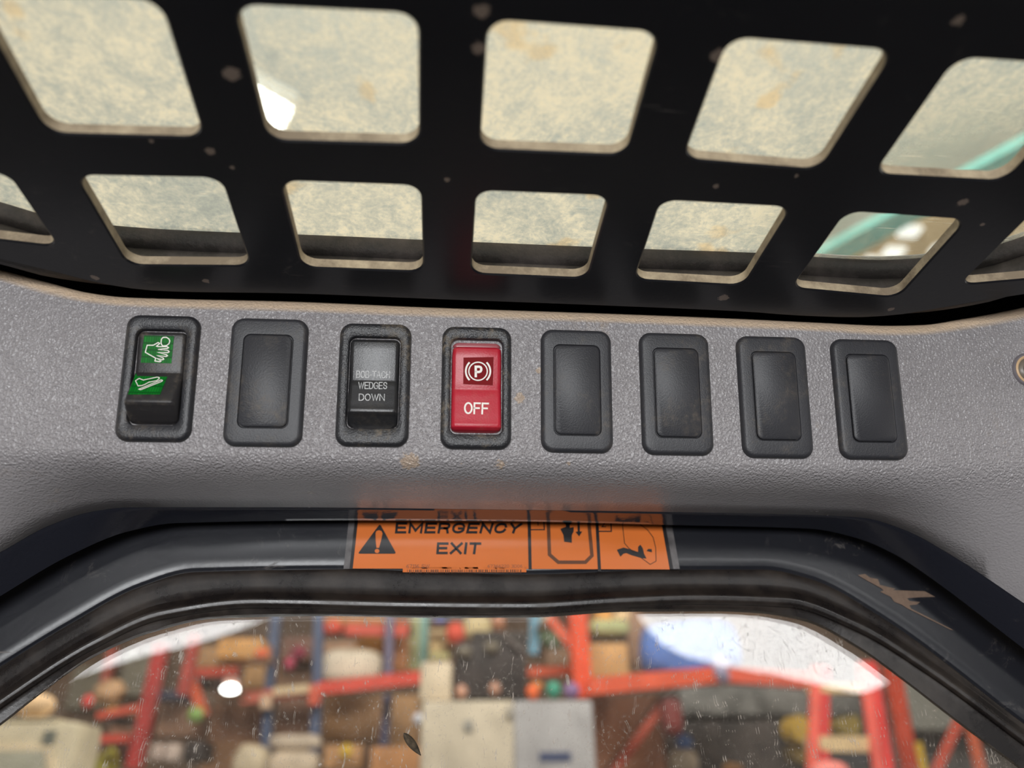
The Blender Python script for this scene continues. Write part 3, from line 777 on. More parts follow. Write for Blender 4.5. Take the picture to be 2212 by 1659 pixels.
disc_ring('bolt_head', 29 * UPX, 19 * UPX, .0004, .0016, M((120, 110, 98), .35))
disc_ring('bolt_socket', 19 * UPX, .5 * UPX, .0010, .0004, M((44, 36, 34), .5))

# ------------------------------------------------------------------ orange emergency exit label on the frame face
lbl = empty('warning_label', onY(1100, 1180, YF), 'orange EMERGENCY EXIT label with black warning triangle on the rear window frame', 'label')
LY = lambda h: (lambda x, y: onY(x, y, YF - h))
L0, L1, L2, L3 = LY(.0002), LY(.0004), LY(.0006), LY(.0008)
edgeL = lambda y: 773 + (y - 1128) * (762 - 773) / 100.0
edgeR = lambda y: 1430 + (y - 1137) * (1447 - 1430) / 95.0
def dome_strip(name, xa, xb, y0, y1, place, mat):
    n = 24; V = []; Fc = []
    for i in range(n + 1):
        u = i / n
        for y in (y0(u) if callable(y0) else y0, y1(u) if callable(y1) else y1):
            V.append(place(xa(y) * (1 - u) + xb(y) * u, y))
    for i in range(n): Fc.append((2 * i, 2 * i + 2, 2 * i + 3, 2 * i + 1))
    return mesh_of(name, V, Fc, mat, lbl, None, recalc=False)
dome_strip('clear_cover', lambda y: edgeL(y) - 20, lambda y: edgeR(y) + 22, lambda u: 1088 + 8 * u, lambda u: 1229, L0, m_tape)
dome_strip('black_backing', lambda y: edgeL(y) - 7, lambda y: edgeR(y) + 8, lambda u: 1088 + 8 * u, lambda u: 1229, L1, m_ink)
dome_strip('orange_field', edgeL, edgeR, lambda u: 1089 + 8 * u, lambda u: 1228 + 2 * u, L2, m_orange)
dome_strip('barcode_field', lambda y: 870, lambda y: 1137, lambda u: 1225, lambda u: 1236, L2, m_orange)
zf = lambda x, y: (740 + x / 5.267, 1080 + y / 5.267)
zg = lambda x, y: (1130 + x / 6.32, 1080 + y / 6.32)
def poly_hole(name, outer, holes, place, mat):
    bm = bmesh.new(); ed = []
    for lp in [outer] + holes:
        vs = [bm.verts.new(place(*p)) for p in lp]
        for i in range(len(vs)): ed.append(bm.edges.new((vs[i], vs[(i + 1) % len(vs)])))
    bmesh.ops.triangle_fill(bm, edges=ed, use_beauty=True)
    return bm_obj(name, bm, mat, lbl, None)
def rounded(pts, r, seg=5):
    out = []; n = len(pts)
    for i in range(n):
        p = Vector(pts[i]); a = (Vector(pts[i - 1]) - p).normalized(); b = (Vector(pts[(i + 1) % n]) - p).normalized()
        for k in range(seg + 1):
            t = k / seg; q = p + a * r * (1 - t) ** 2 + b * r * t ** 2
            out.append((q.x, q.y))
    return out
tri = [zf(*p) for p in rounded([(425, 270), (612, 612), (172, 612)], 28)]
excl = [zf(*p) for p in [(375, 375), (385, 352), (412, 343), (442, 352), (455, 380), (440, 450), (415, 545), (385, 545), (376, 460)]]
dot = [zf(392 + 27 * math.cos(2 * PI * k / 16), 580 + 24 * math.sin(2 * PI * k / 16)) for k in range(16)]
poly_hole('warning_triangle', tri, [excl, dot], L3, m_ink)
text_on('lettering', 'EMERGENCY', [zf(608, 252), zf(2050, 262), zf(595, 382), zf(2005, 380)], L3, m_ink, lbl, .21, .4)
text_on('lettering', 'EXIT', [zf(1075, 482), zf(1580, 482), zf(1065, 618), zf(1560, 618)], L3, m_ink, lbl, .21, .4)
text_on('small_print', '67116 SW', [zf(725, 733), zf(990, 730), zf(725, 775), zf(990, 775)], L3, m_paleink, lbl)
text_on('small_print', '67366220 3D06', [zf(1650, 735), zf(2045, 735), zf(1650, 770), zf(2045, 770)], L3, m_paleink, lbl)
bars = []; rnd = random.Random(3); x = 735
V = []; Fc = []
while x < 2040:
    w = rnd.choice((6, 8, 14)); b0 = len(V)
    V += [L3(*zf(*p)) for p in ((x, 792), (x + w, 792), (x + w, 832), (x, 832))]; Fc.append((b0, b0 + 1, b0 + 2, b0 + 3)); x += w + rnd.choice((6, 9, 16))
mesh_of('barcode', V, Fc, m_brownink, lbl, None, recalc=False)
V = []; Fc = []
flat_on('divider', [zg(55, 60), zg(100, 60), zg(118, 950), zg(75, 945)], L3, m_ink, lbl)
flat_on('divider', [zg(975, 80), zg(1018, 80), zg(1065, 975), zg(1022, 975)], L3, m_ink, lbl)
stroke_px('window_symbol', [[[zg(*p) for p in ((335, 60), (345, 330), (360, 745), (480, 850), (850, 850), (940, 760), (900, 330), (890, 60))], False]], 7.5, L3, m_brownink, lbl)
stroke_px('number_box', [[[zg(*p) for p in ((100, 405), (290, 405), (280, 230), (90, 230))], True]], 2.6, L3, m_ink, lbl)
stroke_px('number_box', [[[zg(*p) for p in ((1025, 428), (1205, 428), (1195, 250), (1015, 250))], True]], 2.6, L3, m_ink, lbl)
text_on('number', '1', [zg(165, 250), zg(205, 250), zg(170, 350), zg(215, 350)], L3, m_ink, lbl)
text_on('number', '2', [zg(1065, 265), zg(1125, 265), zg(1070, 372), zg(1135, 372)], L3, m_ink, lbl)
flat_on('pushing_hand_symbol', [zg(*p) for p in ((535, 300), (590, 285), (650, 295), (665, 320), (635, 340), (640, 380), (690, 370), (690, 430), (665, 480), (665, 585), (560, 570), (550, 480), (508, 395), (585, 365), (580, 330))], L3, m_ink, lbl)
flat_on('arrow_symbol', [zg(*p) for p in ((738, 200), (768, 200), (775, 430), (808, 430), (765, 498), (715, 435), (745, 430))], L3, m_ink, lbl)
stroke_px('escape_window_symbol', [[[zg(*p) for p in ((1350, 100), (1358, 350), (1385, 590), (1440, 655), (1600, 780), (1735, 880), (1815, 835), (1810, 650), (1775, 510), (1700, 410), (1620, 350), (1560, 300))], False]], 1.8, L3, m_brownink, lbl)
flat_on('kicking_person_symbol', [zg(*p) for p in ((1280, 680), (1370, 650), (1450, 670), (1570, 710), (1570, 640), (1600, 610), (1635, 660), (1650, 730), (1685, 800), (1620, 795), (1480, 755), (1410, 725), (1370, 735), (1328, 775))], L3, m_ink, lbl)
flat_on('kicked_handle_symbol', [zg(*p) for p in ((1685, 695), (1710, 668), (1755, 672), (1760, 715), (1715, 705))], L3, m_ink, lbl)

# tan scrape on the frame, dried leaf on the glass
sc1 = flat_on('paint_scrape', [(1600 + x / 2.866, 1080 + y / 2.866) for x, y in ((725, 465), (770, 458), (800, 480), (850, 490), (862, 525), (960, 550), (940, 558), (1140, 565), (1205, 600), (1120, 602), (1030, 608), (1045, 625), (1110, 632), (1090, 648), (1045, 652), (1055, 672), (1180, 735), (1318, 806), (1300, 804), (1050, 680), (1030, 670), (1000, 650), (950, 630), (930, 600), (862, 568), (885, 560), (868, 545), (830, 525), (780, 498))], LY(.0003), mat_plain('dried_mud', (112, 92, 78), .8, .1, 300), wf)
m_leaf = mat_plain('dried_leaf', (98, 84, 66), .7, .3, 400)
V = []; Fc = []
ctr = [zf(0, 0)]; 
la, lb = Vector((872, 1583)), Vector((909, 1632)); ax = (lb - la); nx = Vector((-ax.y, ax.x)).normalized()
for i in range(13):
    t = i / 12; p = la + ax * t; wv = 9.5 * math.sin(PI * t ** .8) ** .8 if 0 < t < 1 else .3
    for s, hh in ((-1, .0004), (0, .0016), (1, .0004)):
        q = p + nx * wv * s; V.append(onY(q.x, q.y, YG - hh - .0002))
for i in range(12):
    for s in (0, 1): a = 3 * i + s; Fc.append((a, a + 1, a + 4, a + 3))
lf = mesh_of('leaf', V, Fc, m_leaf, None, math.radians(60), recalc=False)
md = lf.modifiers.new('t', 'SOLIDIFY'); md.thickness = .0004
tag(lf, 'small dried brown leaf stuck to the rear window glass', 'leaf')

# ================================================================== WAREHOUSE beyond
def depth_scale(x, y, Y): d = ray(x, y); return Y / d.y / F
def rect3(x0, y0, x1, y1, Y):
    c = onY((x0 + x1) / 2, (y0 + y1) / 2, Y); a = onY(x0, (y0 + y1) / 2, Y); b = onY(x1, (y0 + y1) / 2, Y); t = onY((x0 + x1) / 2, y0, Y); u = onY((x0 + x1) / 2, y1, Y)
    return c, (b - a).length, (t - u).length
def thing_box(name, lab, cat, r, Y, dep, rgb, bev=.01, group=None, parent=None, rough=.6, seg=2, var=.12, ry=0):
    c, w, h = rect3(*r, Y)
    o = box(name, c + Vector((0, dep / 2, 0)), (w, dep, h), M(rgb, rough, var), parent, min(bev, w * .3, h * .3, dep * .3), (0, ry, 0), seg)
    if lab: tag(o, lab, cat, group)
    return o
def blob(name, lab, cat, r, Y, rgb, group=None, lump=.12, rough=.6, parent=None, flat=1.0, var=.12):
    c, w, h = rect3(*r, Y); bm = bmesh.new(); bmesh.ops.create_uvsphere(bm, u_segments=20, v_segments=12, radius=.5)
    dd = min(w, h)
    sd = Vector((r[0], r[1], 3))
    for v in bm.verts:
        k = 1 + lump * noise.noise(v.co * 3.1 + sd)
        p = v.co * k
        q = Vector([math.copysign(abs(p[i] * 2) ** flat / 2, p[i]) for i in range(3)])
        v.co = Vector((q.x * w, q.y * dd, q.z * h))
    bmesh.ops.translate(bm, vec=c, verts=bm.verts)
    o = bm_obj(name, bm, M(rgb, rough, var), parent)
    if lab: tag(o, lab, cat, group)
    return o
def beam_px(name, p, q, Yp, Yq, wpx, dep, rgb, parent, lab=None, cat=None, group=None):
    """a rectangular bar from pixel p at depth Yp to pixel q at depth Yq; wpx = face height in the picture"""
    a, b = onY(*p, Yp), onY(*q, Yq); s = depth_scale(*p, Yp) * wpx * .95
    d = (b - a).normalized(); side = Vector((0, 1, 0)); n = d.cross(side).normalized(); side = n.cross(d).normalized()
    V = []
    for e in (a, b):
        for i, j in ((-1, 0), (1, 0), (1, 1), (-1, 1)): V.append(e + n * s / 2 * i + side * dep * j)
    o = mesh_of(name, V, [(0, 1, 2, 3), (7, 6, 5, 4), (0, 4, 5, 1), (1, 5, 6, 2), (2, 6, 7, 3), (3, 7, 4, 0)], M(rgb, .5), parent, None)
    if lab: tag(o, lab, cat, group)
    return o

# setting: back wall, ceiling, floor is below and behind the cab
wall = box('wall_back', CAM + Vector((0, 9.5, 1.2)), (26, .1, 7.4), M((120, 98, 82), .8, .25, .9)); tag(wall, kind='structure')
wall2 = box('added_dark_wall', CAM + Vector((0, -3.4, 1.0)), (24, .1, 6.0), M((84, 74, 66), .8, .25, .9)); tag(wall2, kind='structure')  # unseen wall, added to darken what the rear glass reflects
floor = box('floor', Vector((0, 3.0, -.05)), (26, 13, .1), mat_plain('concrete_floor', (120, 116, 110), .6, .15, 1.2)); tag(floor, kind='structure')
m_ceil = mat_plain('white_ceiling_insulation', (236, 234, 226), .8, .03, .8)
ceil = box('ceiling', CAM + Vector((0, 3.0, 4.0)), (22.0, 13, .08), m_ceil); tag(ceil, kind='structure')
# right-hand ceiling bay: tan lining with white skylight squares behind a teal beam

def zslab(name, px, Z, th, mat, parent=None):
    bm = bmesh.new(); lo = [onZ(x, y, Z) for x, y in px]
    rings_mesh(bm, [lo, [p + Vector((0, 0, th)) for p in lo]], True, True)
    bmesh.ops.recalc_face_normals(bm, faces=bm.faces); return bm_obj(name, bm, mat, parent, None)
tag(zslab('trim_1', [(1700, 632), (2740, 43), (3300, 480), (2150, 960)], 3.9, .04, M((250, 212, 160), .8, .1, 2)), kind='structure')
tag(zslab('roof_beam', [(1600, 641), (2700, 42), (2700, 70), (1650, 664)], 3.6, .06, M((140, 216, 208), .5)), 'pale teal roof beam seen through the roof window at the right', 'beam')
m_lamp = mk_emit('lamp_glow', (1, .98, .94, 1), 14)
for k, (x, y, w) in enumerate(((1880, 508, 24), (1930, 545, 26), (1965, 500, 26), (1880, 562, 16), (2030, 540, 22))):
    c = onZ(x, y, 3.886); a = onZ(x + w, y, 3.884)
    box('skylight', c, ((a - c).length * 1.6, (a - c).length * 1.3, .03), mk_emit('skylight_glow', (1, .98, .95, 1), 1.3) if k == 0 else bpy.data.materials['skylight_glow'])
for k, o in enumerate([o for o in bpy.data.objects if o.name.startswith('skylight')]):
    tag(o, 'small white roof light in the tan ceiling lining, blurred behind the right-hand roof holes', 'roof light', 'roof lights in the tan lining')
hb = empty('high_bay_lamp', onZ(565, 245, 3.3), 'glaring white rectangular lamp seen through the second hole of the upper row', 'lamp')
zslab('lens', [(520, 172), (631, 236), (598, 300), (480, 262)], 3.3, .01, mk_emit('high_bay_glow', (1, .97, .9, 1), 30), hb)
zslab('housing', [(512, 166), (637, 234), (600, 306), (474, 266)], 3.315, .12, M((190, 190, 186)), hb)

box('hanging_rod', onZ(560, 240, 3.42) + Vector((0, 0, .27)), (.02, .02, .56), M((120, 120, 118)), hb)
# unseen emitters added behind the camera, shaped for white reflections in the rear glass
def mirror_poly(name, px, Y):
    V = []
    for x, y in px:
        g = onY(x, y, YG) - CAM; d = g.copy(); d.y = -d.y
        V.append(CAM + g + d * ((Y - g.y) / d.y))
    n = len(V); bm = bmesh.new(); rings_mesh(bm, [V, [v + Vector((0, -.03, 0)) for v in V]], True, True)
    bmesh.ops.recalc_face_normals(bm, faces=bm.faces)
    o = bm_obj(name, bm, mk_emit('added_glow_' + name, (1, 1, 1, 1), 13.0), None, None); tag(o, kind='structure'); return o
mirror_poly('reflection_emitter_1', [(1370, 1290), (1384, 1328), (1406, 1359), (1437, 1389), (1480, 1413), (1572, 1436), (1684, 1455), (1750, 1470), (1850, 1492), (1872, 1494), (1905, 1482), (1927, 1465), (1914, 1450), (1859, 1405), (1800, 1362), (1740, 1325), (1660, 1295), (1500, 1285)], -2.4)
mirror_poly('reflection_emitter_2', [(120, 1470), (150, 1463), (187, 1449), (301, 1414), (418, 1387), (502, 1360), (552, 1340), (600, 1318), (480, 1305), (330, 1325), (190, 1395)], -2.4)

ORA, RED, BLU, BROWN, TAN, CREAM = (226, 84, 50), (204, 58, 50), (78, 92, 122), (132, 92, 64), (206, 158, 104), (222, 206, 172)
# --- beige machine at the far left
mc = empty('beige_machine', onY(60, 1660, 2.6), 'beige machine body with a small window, at the lower left beyond the glass', 'machine')
thing_box('body', None, None, (-160, 1556, 140, 1900), 2.6, .2, (206, 192, 164), .05, parent=mc)
thing_box('upper_hood', None, None, (-120, 1552, 118, 1556), 2.62, .15, (214, 202, 176), .03, parent=mc)
beam_px('window_frame', (-100, 1617), (102, 1617), 2.59, 2.59, 14, .03, (222, 202, 170), mc)
beam_px('window_frame', (103, 1613), (112, 1760), 2.585, 2.585, 14, .03, (222, 202, 170), mc)
thing_box('window_pane', None, None, (-100, 1624, 98, 1760), 2.588, .01, (168, 164, 146), .001, parent=mc)
thing_box('vent', None, None, (92, 1578, 116, 1610), 2.59, .03, (104, 106, 98), .003, parent=mc)
blob('beacon_cover', 'peach-coloured dome on top of the beige machine', 'cover', (40, 1498, 118, 1551), 2.66, (228, 190, 146))
# --- blue and red pallet rack on the left
rk = empty('blue_pallet_rack', onY(640, 1659, 5.4), 'pallet rack with blue uprights and red beams, left half of the view', 'rack')
for (a, b) in (((596, 1318), (578, 1500)), ((578, 1500), (566, 1760))): beam_px('upright', a, b, 5.4, 5.4, 19, .08, BLU, rk)
for (a, b) in (((688, 1318), (684, 1500)), ((684, 1500), (668, 1760))): beam_px('upright', a, b, 5.4, 5.4, 19, .08, BLU, rk)
beam_px('upright', (842, 1318), (838, 1460), 5.9, 5.9, 17, .08, (116, 110, 138), rk)
beam_px('upright', (836, 1500), (828, 1612), 5.6, 5.6, 17, .08, (62, 66, 98), rk)
beam_px('load_beam', (520, 1508), (690, 1488), 5.35, 5.35, 24, .06, (208, 108, 86), rk)
beam_px('load_beam', (690, 1486), (908, 1462), 5.35, 5.3, 28, .06, (222, 82, 66), rk)
beam_px('load_beam', (745, 1358), (882, 1362), 6.0, 6.0, 26, .06, (226, 92, 70), rk)
beam_px('load_beam', (410, 1452), (512, 1450), 5.6, 5.6, 18, .06, (196, 74, 54), rk)
beam_px('cross_brace', (590, 1494), (668, 1486), 5.32, 5.32, 17, .05, (214, 188, 150), rk)
beam_px('post_sleeve', (576, 1500), (572, 1530), 5.32, 5.32, 24, .05, (206, 172, 142), rk)
beam_px('post_sleeve', (680, 1490), (678, 1522), 5.32, 5.32, 24, .05, (214, 92, 66), rk)
# red posts far left
rr = empty('red_rack', onY(300, 1659, 4.6), 'dark red leaning rack posts left of the blue uprights', 'rack')
beam_px('post', (346, 1390), (284, 1660), 4.6, 4.6, 26, .08, (178, 62, 58), rr)
beam_px('post', (420, 1370), (392, 1500), 4.9, 4.9, 20, .08, (176, 72, 62), rr)
beam_px('post', (240, 1395), (222, 1480), 5.2, 5.2, 14, .08, (170, 90, 78), rr)
beam_px('load_beam', (208, 1546), (300, 1528), 4.6, 4.6, 14, .06, (214, 96, 76), rr)
beam_px('load_beam', (206, 1596), (280, 1594), 4.6, 4.6, 16, .06, (206, 78, 62), rr)
beam_px('load_beam', (410, 1470), (440, 1546), 5.0, 5.0, 20, .06, (206, 92, 58), rr)

G1 = 'boxes on the blue rack'
B = [  # rect, Y, rgb, label
 ((470, 1378, 564, 1420), 5.0, (216, 160, 96), 'long yellow-tan carton under the white reflection, left of the first blue upright'),
 ((528, 1424, 584, 1486), 5.7, (202, 156, 104), 'tan carton left of the blue upright, above the red beam'),
 ((420, 1396, 472, 1440), 5.7, (178, 138, 96), 'dim tan carton behind the dark red post'),
 ((455, 1518, 566, 1600), 5.6, (140, 100, 74), 'large brown carton left of the blue upright, under the red beam'),
 ((598, 1508, 666, 1590), 5.6, (122, 84, 62), 'dark brown carton between the two blue uprights'),
 ((700, 1500, 824, 1600), 5.9, (166, 126, 88), 'wide brown carton right of the second blue upright, under the red beam'),
 ((846, 1500, 904, 1640), 5.9, (180, 138, 94), 'tall brown carton beside the cream cabinet'),
 ((610, 1376, 676, 1420), 6.2, (130, 92, 78), 'dull red-brown carton high between the blue uprights'),
 ((604, 1442, 672, 1484), 6.4, (134, 98, 72), 'brown carton standing on the cream cross bar'),
 ((700, 1330, 830, 1346), 6.4, (204, 148, 94), 'tan carton at the top edge above the upper red beam'),
 ((770, 1376, 826, 1408), 6.2, (226, 164, 84), 'orange-yellow carton below the upper red beam'),
 ((852, 1334, 884, 1352), 6.2, (178, 112, 74), 'small brown carton at the top edge, right of the grey-blue post'),
 ((850, 1378, 882, 1446), 6.2, (196, 132, 86), 'orange-brown carton right of the grey-blue post'),
 ((700, 1608, 780, 1659), 5.3, (196, 148, 102), 'tan carton at the bottom edge left of the cream cabinet'),
 ((800, 1612, 905, 1700), 5.3, (188, 132, 84), 'orange-tan carton at the bottom edge touching the cream cabinet'),
 ((430, 1600, 560, 1700), 5.5, (150, 108, 74), 'brown carton at the bottom edge left of the white sacks'),
 ((160, 1590, 250, 1640), 5.2, (120, 84, 78), 'dark plum-brown carton right of the beige machine'),
 ((240, 1528, 330, 1590), 5.4, (150, 112, 92), 'dull brown carton behind the leaning red post'),
 ((340, 1520, 420, 1590), 5.4, (166, 128, 104), 'pale brown carton below the green ball'),
 ((700, 1384, 770, 1410), 6.4, (190, 150, 120), 'pale tan carton behind the wrapped white bundle'),
]
for r, Y, c, lab in B: thing_box('carton', lab, 'box', r, Y, .35, c, .012, G1)
thing_box('dark_bin', 'black bin right of the white tubs at the lower left', 'bin', (396, 1600, 440, 1645), 5.0, .25, (52, 44, 42), .02)
thing_box('white_tub', 'white tub in front of the leaning red posts, lower left', 'tub', (322, 1606, 352, 1642), 4.9, .2, (206, 184, 172), .03, 'white tubs')
thing_box('white_tub', 'second white tub, just left of the black bin', 'tub', (354, 1606, 384, 1644), 4.9, .2, (200, 180, 168), .03, 'white tubs')
thing_box('grey_crate', 'dark grey crate on the red shelf left of the bright lamp', 'crate', (418, 1462, 444, 1482), 5.3, .2, (66, 56, 56), .01, 'crates on the red shelf')
thing_box('grey_crate', 'dark crate touching the bright lamp', 'crate', (462, 1462, 484, 1500), 5.3, .2, (70, 50, 48), .01, 'crates on the red shelf')
thing_box('blue_crate', 'dark blue crate right of the leaning red post', 'crate', (330, 1490, 400, 1512), 5.2, .2, (66, 66, 84), .02)
thing_box('grey_case', 'dark grey case under the small tan beam, lower left', 'case', (228, 1546, 270, 1564), 4.9, .2, (84, 76, 72), .01)
thing_box('grey_board', 'grey board behind the left end of the red posts', 'panel', (150, 1440, 236, 1530), 9.3, .14, (132, 124, 108), .01)
thing_box('grey_sheet', 'grey sheet hanging behind the leaning red post', 'panel', (262, 1405, 330, 1500), 9.3, .14, (146, 138, 122), .01)
thing_box('yellow_bracket', 'amber bracket between the leaning red posts', 'bracket', (230, 1528, 290, 1542), 4.7, .15, (214, 160, 96), .01)
blob('red_float', 'small red ball at the far left', 'ball', (178, 1500, 202, 1530), 4.8, (226, 84, 80))
blob('tan_bundle', 'lumpy tan bundle right of the small red ball', 'bundle', (206, 1470, 270, 1524), 4.95, (200, 160, 122), lump=.4)
blob('green_ball', 'light green ball in the middle of the left rack', 'ball', (406, 1526, 440, 1562), 4.9, (136, 170, 92))
blob('yellow_bag', 'yellow-green bag at the bottom left', 'bag', (205, 1620, 258, 1690), 4.8, (188, 178, 78), lump=.3)
blob('yellow_bag', 'small amber bag beside the beige machine', 'bag', (168, 1622, 192, 1670), 4.8, (208, 160, 70), lump=.3)
blob('pink_ball', 'crimson ball between the blue uprights', 'ball', (628, 1396, 664, 1426), 5.8, (158, 56, 80), 'pink balls')
blob('pink_ball', 'bright pink ball below the crimson ball', 'ball', (614, 1418, 638, 1448), 5.7, (206, 74, 106), 'pink balls')
blob('orange_ball', 'orange ball resting on the yellow-tan carton', 'ball', (550, 1400, 582, 1424), 4.8, (232, 112, 72))
blob('red_bag', 'red bag at the top edge left of the upper red beam', 'bag', (696, 1340, 742, 1372), 5.8, (226, 92, 72), lump=.3)
blob('wrapped_bundle', 'cream wrapped bundle lying on the red beam', 'bundle', (690, 1404, 826, 1478), 5.6, (228, 212, 190), lump=.15, flat=.6)
blob('white_sack', 'upper white sack between the blue uprights, bottom of view', 'sack', (582, 1586, 694, 1619), 5.2, (200, 182, 162), 'white sacks', .15, flat=.6)
blob('white_sack', 'lower white sack at the bottom edge between the blue uprights', 'sack', (576, 1622, 690, 1684), 5.2, (208, 188, 164), 'white sacks', .15, flat=.6)
blob('white_sack', 'white sack left of the blue upright at the bottom edge', 'sack', (506, 1608, 580, 1690), 4.9, (198, 180, 152), 'white sacks', .15, flat=.7)
blob('yellow_sponge', 'small yellow bundle at the bottom edge right of the second blue upright', 'bundle', (735, 1608, 760, 1640), 5.1, (226, 186, 70), lump=.3)
# bright hand lamp on the rack
lp = empty('work_lamp', onY(497, 1488, 5.0), 'small glaring work lamp on the left rack', 'lamp')
blob('bulb', None, None, (480, 1479, 516, 1498), 5.0, (255, 255, 240), parent=lp).data.materials[0] = m_lamp
thing_box('shade', None, None, (482, 1464, 514, 1478), 5.0, .12, (190, 150, 136), .01, parent=lp)

# --- centre: posts, bags, machine, cabinet
thing_box('green_column', 'pale green column left of the teal post', 'column', (884, 1322, 910, 1448), 6.3, .15, (186, 186, 140), .02)
beam_px('teal_post', (917, 1318), (914, 1445), 6.0, 6.0, 17, .08, (126, 170, 160), None, 'teal post beside the pale green column', 'post', 'teal and blue posts')
beam_px('teal_post', (1157, 1318), (1153, 1412), 5.6, 5.6, 20, .08, (112, 160, 184), None, 'light blue post right of the black engine block', 'post', 'teal and blue posts')
for k, (y0, y1, c, lab) in enumerate(((1350, 1372, (224, 198, 158), 'top cream bag of the stack beside the teal post'), (1370, 1390, (222, 190, 148), 'second cream bag of the stack beside the teal post'), (1388, 1410, (230, 200, 146), 'third cream bag of the stack beside the teal post'), (1408, 1428, (204, 194, 140), 'lowest greenish bag of the stack beside the teal post'))):
    blob('cream_bag', lab, 'bag', (926, y0, 972, y1), 5.8, c, 'stack of cream bags', .1, flat=.6)
blob('red_ball', 'red ball between the cream bags and the cream roll', 'ball', (964, 1344, 1004, 1392), 5.2, (226, 92, 72))
blob('blue_cloth', 'small blue cloth at the top edge above the cream bags', 'cloth', (938, 1332, 966, 1348), 5.6, (96, 104, 168), lump=.3)
blob('cream_roll', 'striped cream roll behind the black engine block', 'roll', (1000, 1330, 1062, 1382), 5.5, (222, 200, 152), lump=.05, flat=.7)
blob('pink_roll', 'pinkish roll right of the cream roll', 'roll', (1062, 1326, 1092, 1362), 5.6, (206, 146, 116), lump=.1)
blob('green_bag', 'grey-green bag beside the light blue post', 'bag', (1162, 1346, 1214, 1404), 5.9, (124, 142, 112), lump=.25)
blob('green_bag', 'pale green-white bag at the top edge left of the orange upright', 'bag', (1166, 1326, 1200, 1352), 5.5, (186, 184, 160), lump=.25)
eb = empty('engine_block', onY(1060, 1508, 3.3), 'black engine block with two round pinkish ports, standing on the beige cabinet', 'engine')
thing_box('block', None, None, (984, 1384, 1138, 1506), 3.3, .22, (58, 50, 48), .02, parent=eb, var=.3)
thing_box('cover', None, None, (1020, 1362, 1142, 1392), 3.34, .16, (62, 54, 50), .02, parent=eb, var=.3)
for (x, y) in ((997, 1494), (1069, 1488)): blob('port', None, None, (x - 12, y - 15, x + 12, y + 15), 3.3, (188, 140, 118), parent=eb)
for (x, y) in ((1004, 1410), (1062, 1400)): blob('fitting', None, None, (x - 16, y - 14, x + 16, y + 12), 3.3, (116, 106, 92), parent=eb, lump=.3)
beam_px('pipe', (1094, 1376), (1126, 1404), 3.28, 3.28, 7, .02, (110, 100, 96), eb)
cb = empty('storage_cabinet', onY(1100, 1659, 3.2), 'beige and grey storage cabinet in the middle of the view', 'cabinet')
thing_box('body', None, None, (908, 1508, 1112, 1800), 3.2, .5, (204, 190, 168), .012, parent=cb)
thing_box('side_column', None, None, (908, 1428, 976, 1512), 3.3, .4, (214, 196, 170), .015, parent=cb)
gd = thing_box('grey_door', None, None, (1112, 1508, 1288, 1800), 3.19, .5, (172, 168, 168), .012, parent=cb)
thing_box('dark_mark', None, None, (1165, 1624, 1234, 1646), 3.188, .004, (70, 78, 108), .001, parent=cb)
thing_box('hinge', None, None, (1094, 1524, 1106, 1545), 3.18, .02, (176, 168, 156), .003, parent=cb)
thing_box('catch', None, None, (1002, 1555, 1022, 1578), 3.19, .015, (150, 146, 138), .004, parent=cb)
blob('knob', None, None, (892, 1540, 914, 1568), 3.22, (198, 196, 204), parent=cb)['label'] = 'small white knob'
blob('colour_spray_cap', 'orange cap on the grey cabinet', 'cap', (1138, 1478, 1164, 1512), 3.3, (236, 108, 56), 'coloured caps on the grey cabinet')
blob('colour_spray_cap', 'amber cap behind the orange cap', 'cap', (1146, 1472, 1174, 1492), 3.4, (206, 132, 66), 'coloured caps on the grey cabinet')
blob('colour_spray_cap', 'teal cap on the grey cabinet', 'cap', (1180, 1472, 1212, 1508), 3.3, (66, 150, 124), 'coloured caps on the grey cabinet')
blob('colour_spray_cap', 'purple cap at the right of the teal one', 'cap', (1218, 1474, 1252, 1510), 3.3, (138, 108, 150), 'coloured caps on the grey cabinet')
thing_box('brown_case', 'brown case between the light blue post and the orange upright', 'case', (1180, 1402, 1236, 1438), 5.2, .3, (132, 100, 76), .01)

# --- orange rack on the right
og = empty('orange_pallet_rack', onY(1250, 1659, 3.6), 'bright orange pallet rack, upright and beams right of the centre', 'rack')
beam_px('upright', (1249, 1310), (1262, 1506), 3.6, 3.6, 38, .09, ORA, og)
beam_px('cross_brace', (1186, 1332), (1240, 1398), 3.65, 3.65, 20, .04, (222, 104, 76), og)
beam_px('load_beam', (1142, 1452), (1240, 1446), 3.8, 3.8, 20, .06, (200, 88, 58), og)
beam_px('load_beam', (1272, 1482), (1558, 1456), 3.55, 3.5, 36, .07, (224, 90, 56), og)
beam_px('load_beam', (1562, 1456), (1760, 1470), 3.5, 3.5, 32, .07, (222, 96, 72), og)
beam_px('cross_brace', (1306, 1670), (1430, 1505), 3.9, 3.9, 9, .03, (100, 66, 48), og)
beam_px('cross_brace', (1326, 1670), (1432, 1524), 3.85, 3.85, 17, .04, (190, 88, 68), og)
thing_box('box_on_rack', 'tan carton standing on the orange beam', 'box', (1272, 1388, 1358, 1462), 3.7, .35, (206, 160, 104), .012)
thing_box('orange_carton', 'orange carton at the top edge right of the orange upright', 'box', (1290, 1316, 1322, 1350), 3.9, .2, (224, 160, 84), .01)
blob('green_roll', 'pale green roll lying on the dark tray', 'roll', (1272, 1340, 1360, 1374), 3.75, (174, 178, 128), lump=.06, flat=.6)
thing_box('dark_tray', 'black tray under the pale green roll', 'tray', (1285, 1372, 1356, 1390), 3.75, .25, (58, 48, 42), .01)
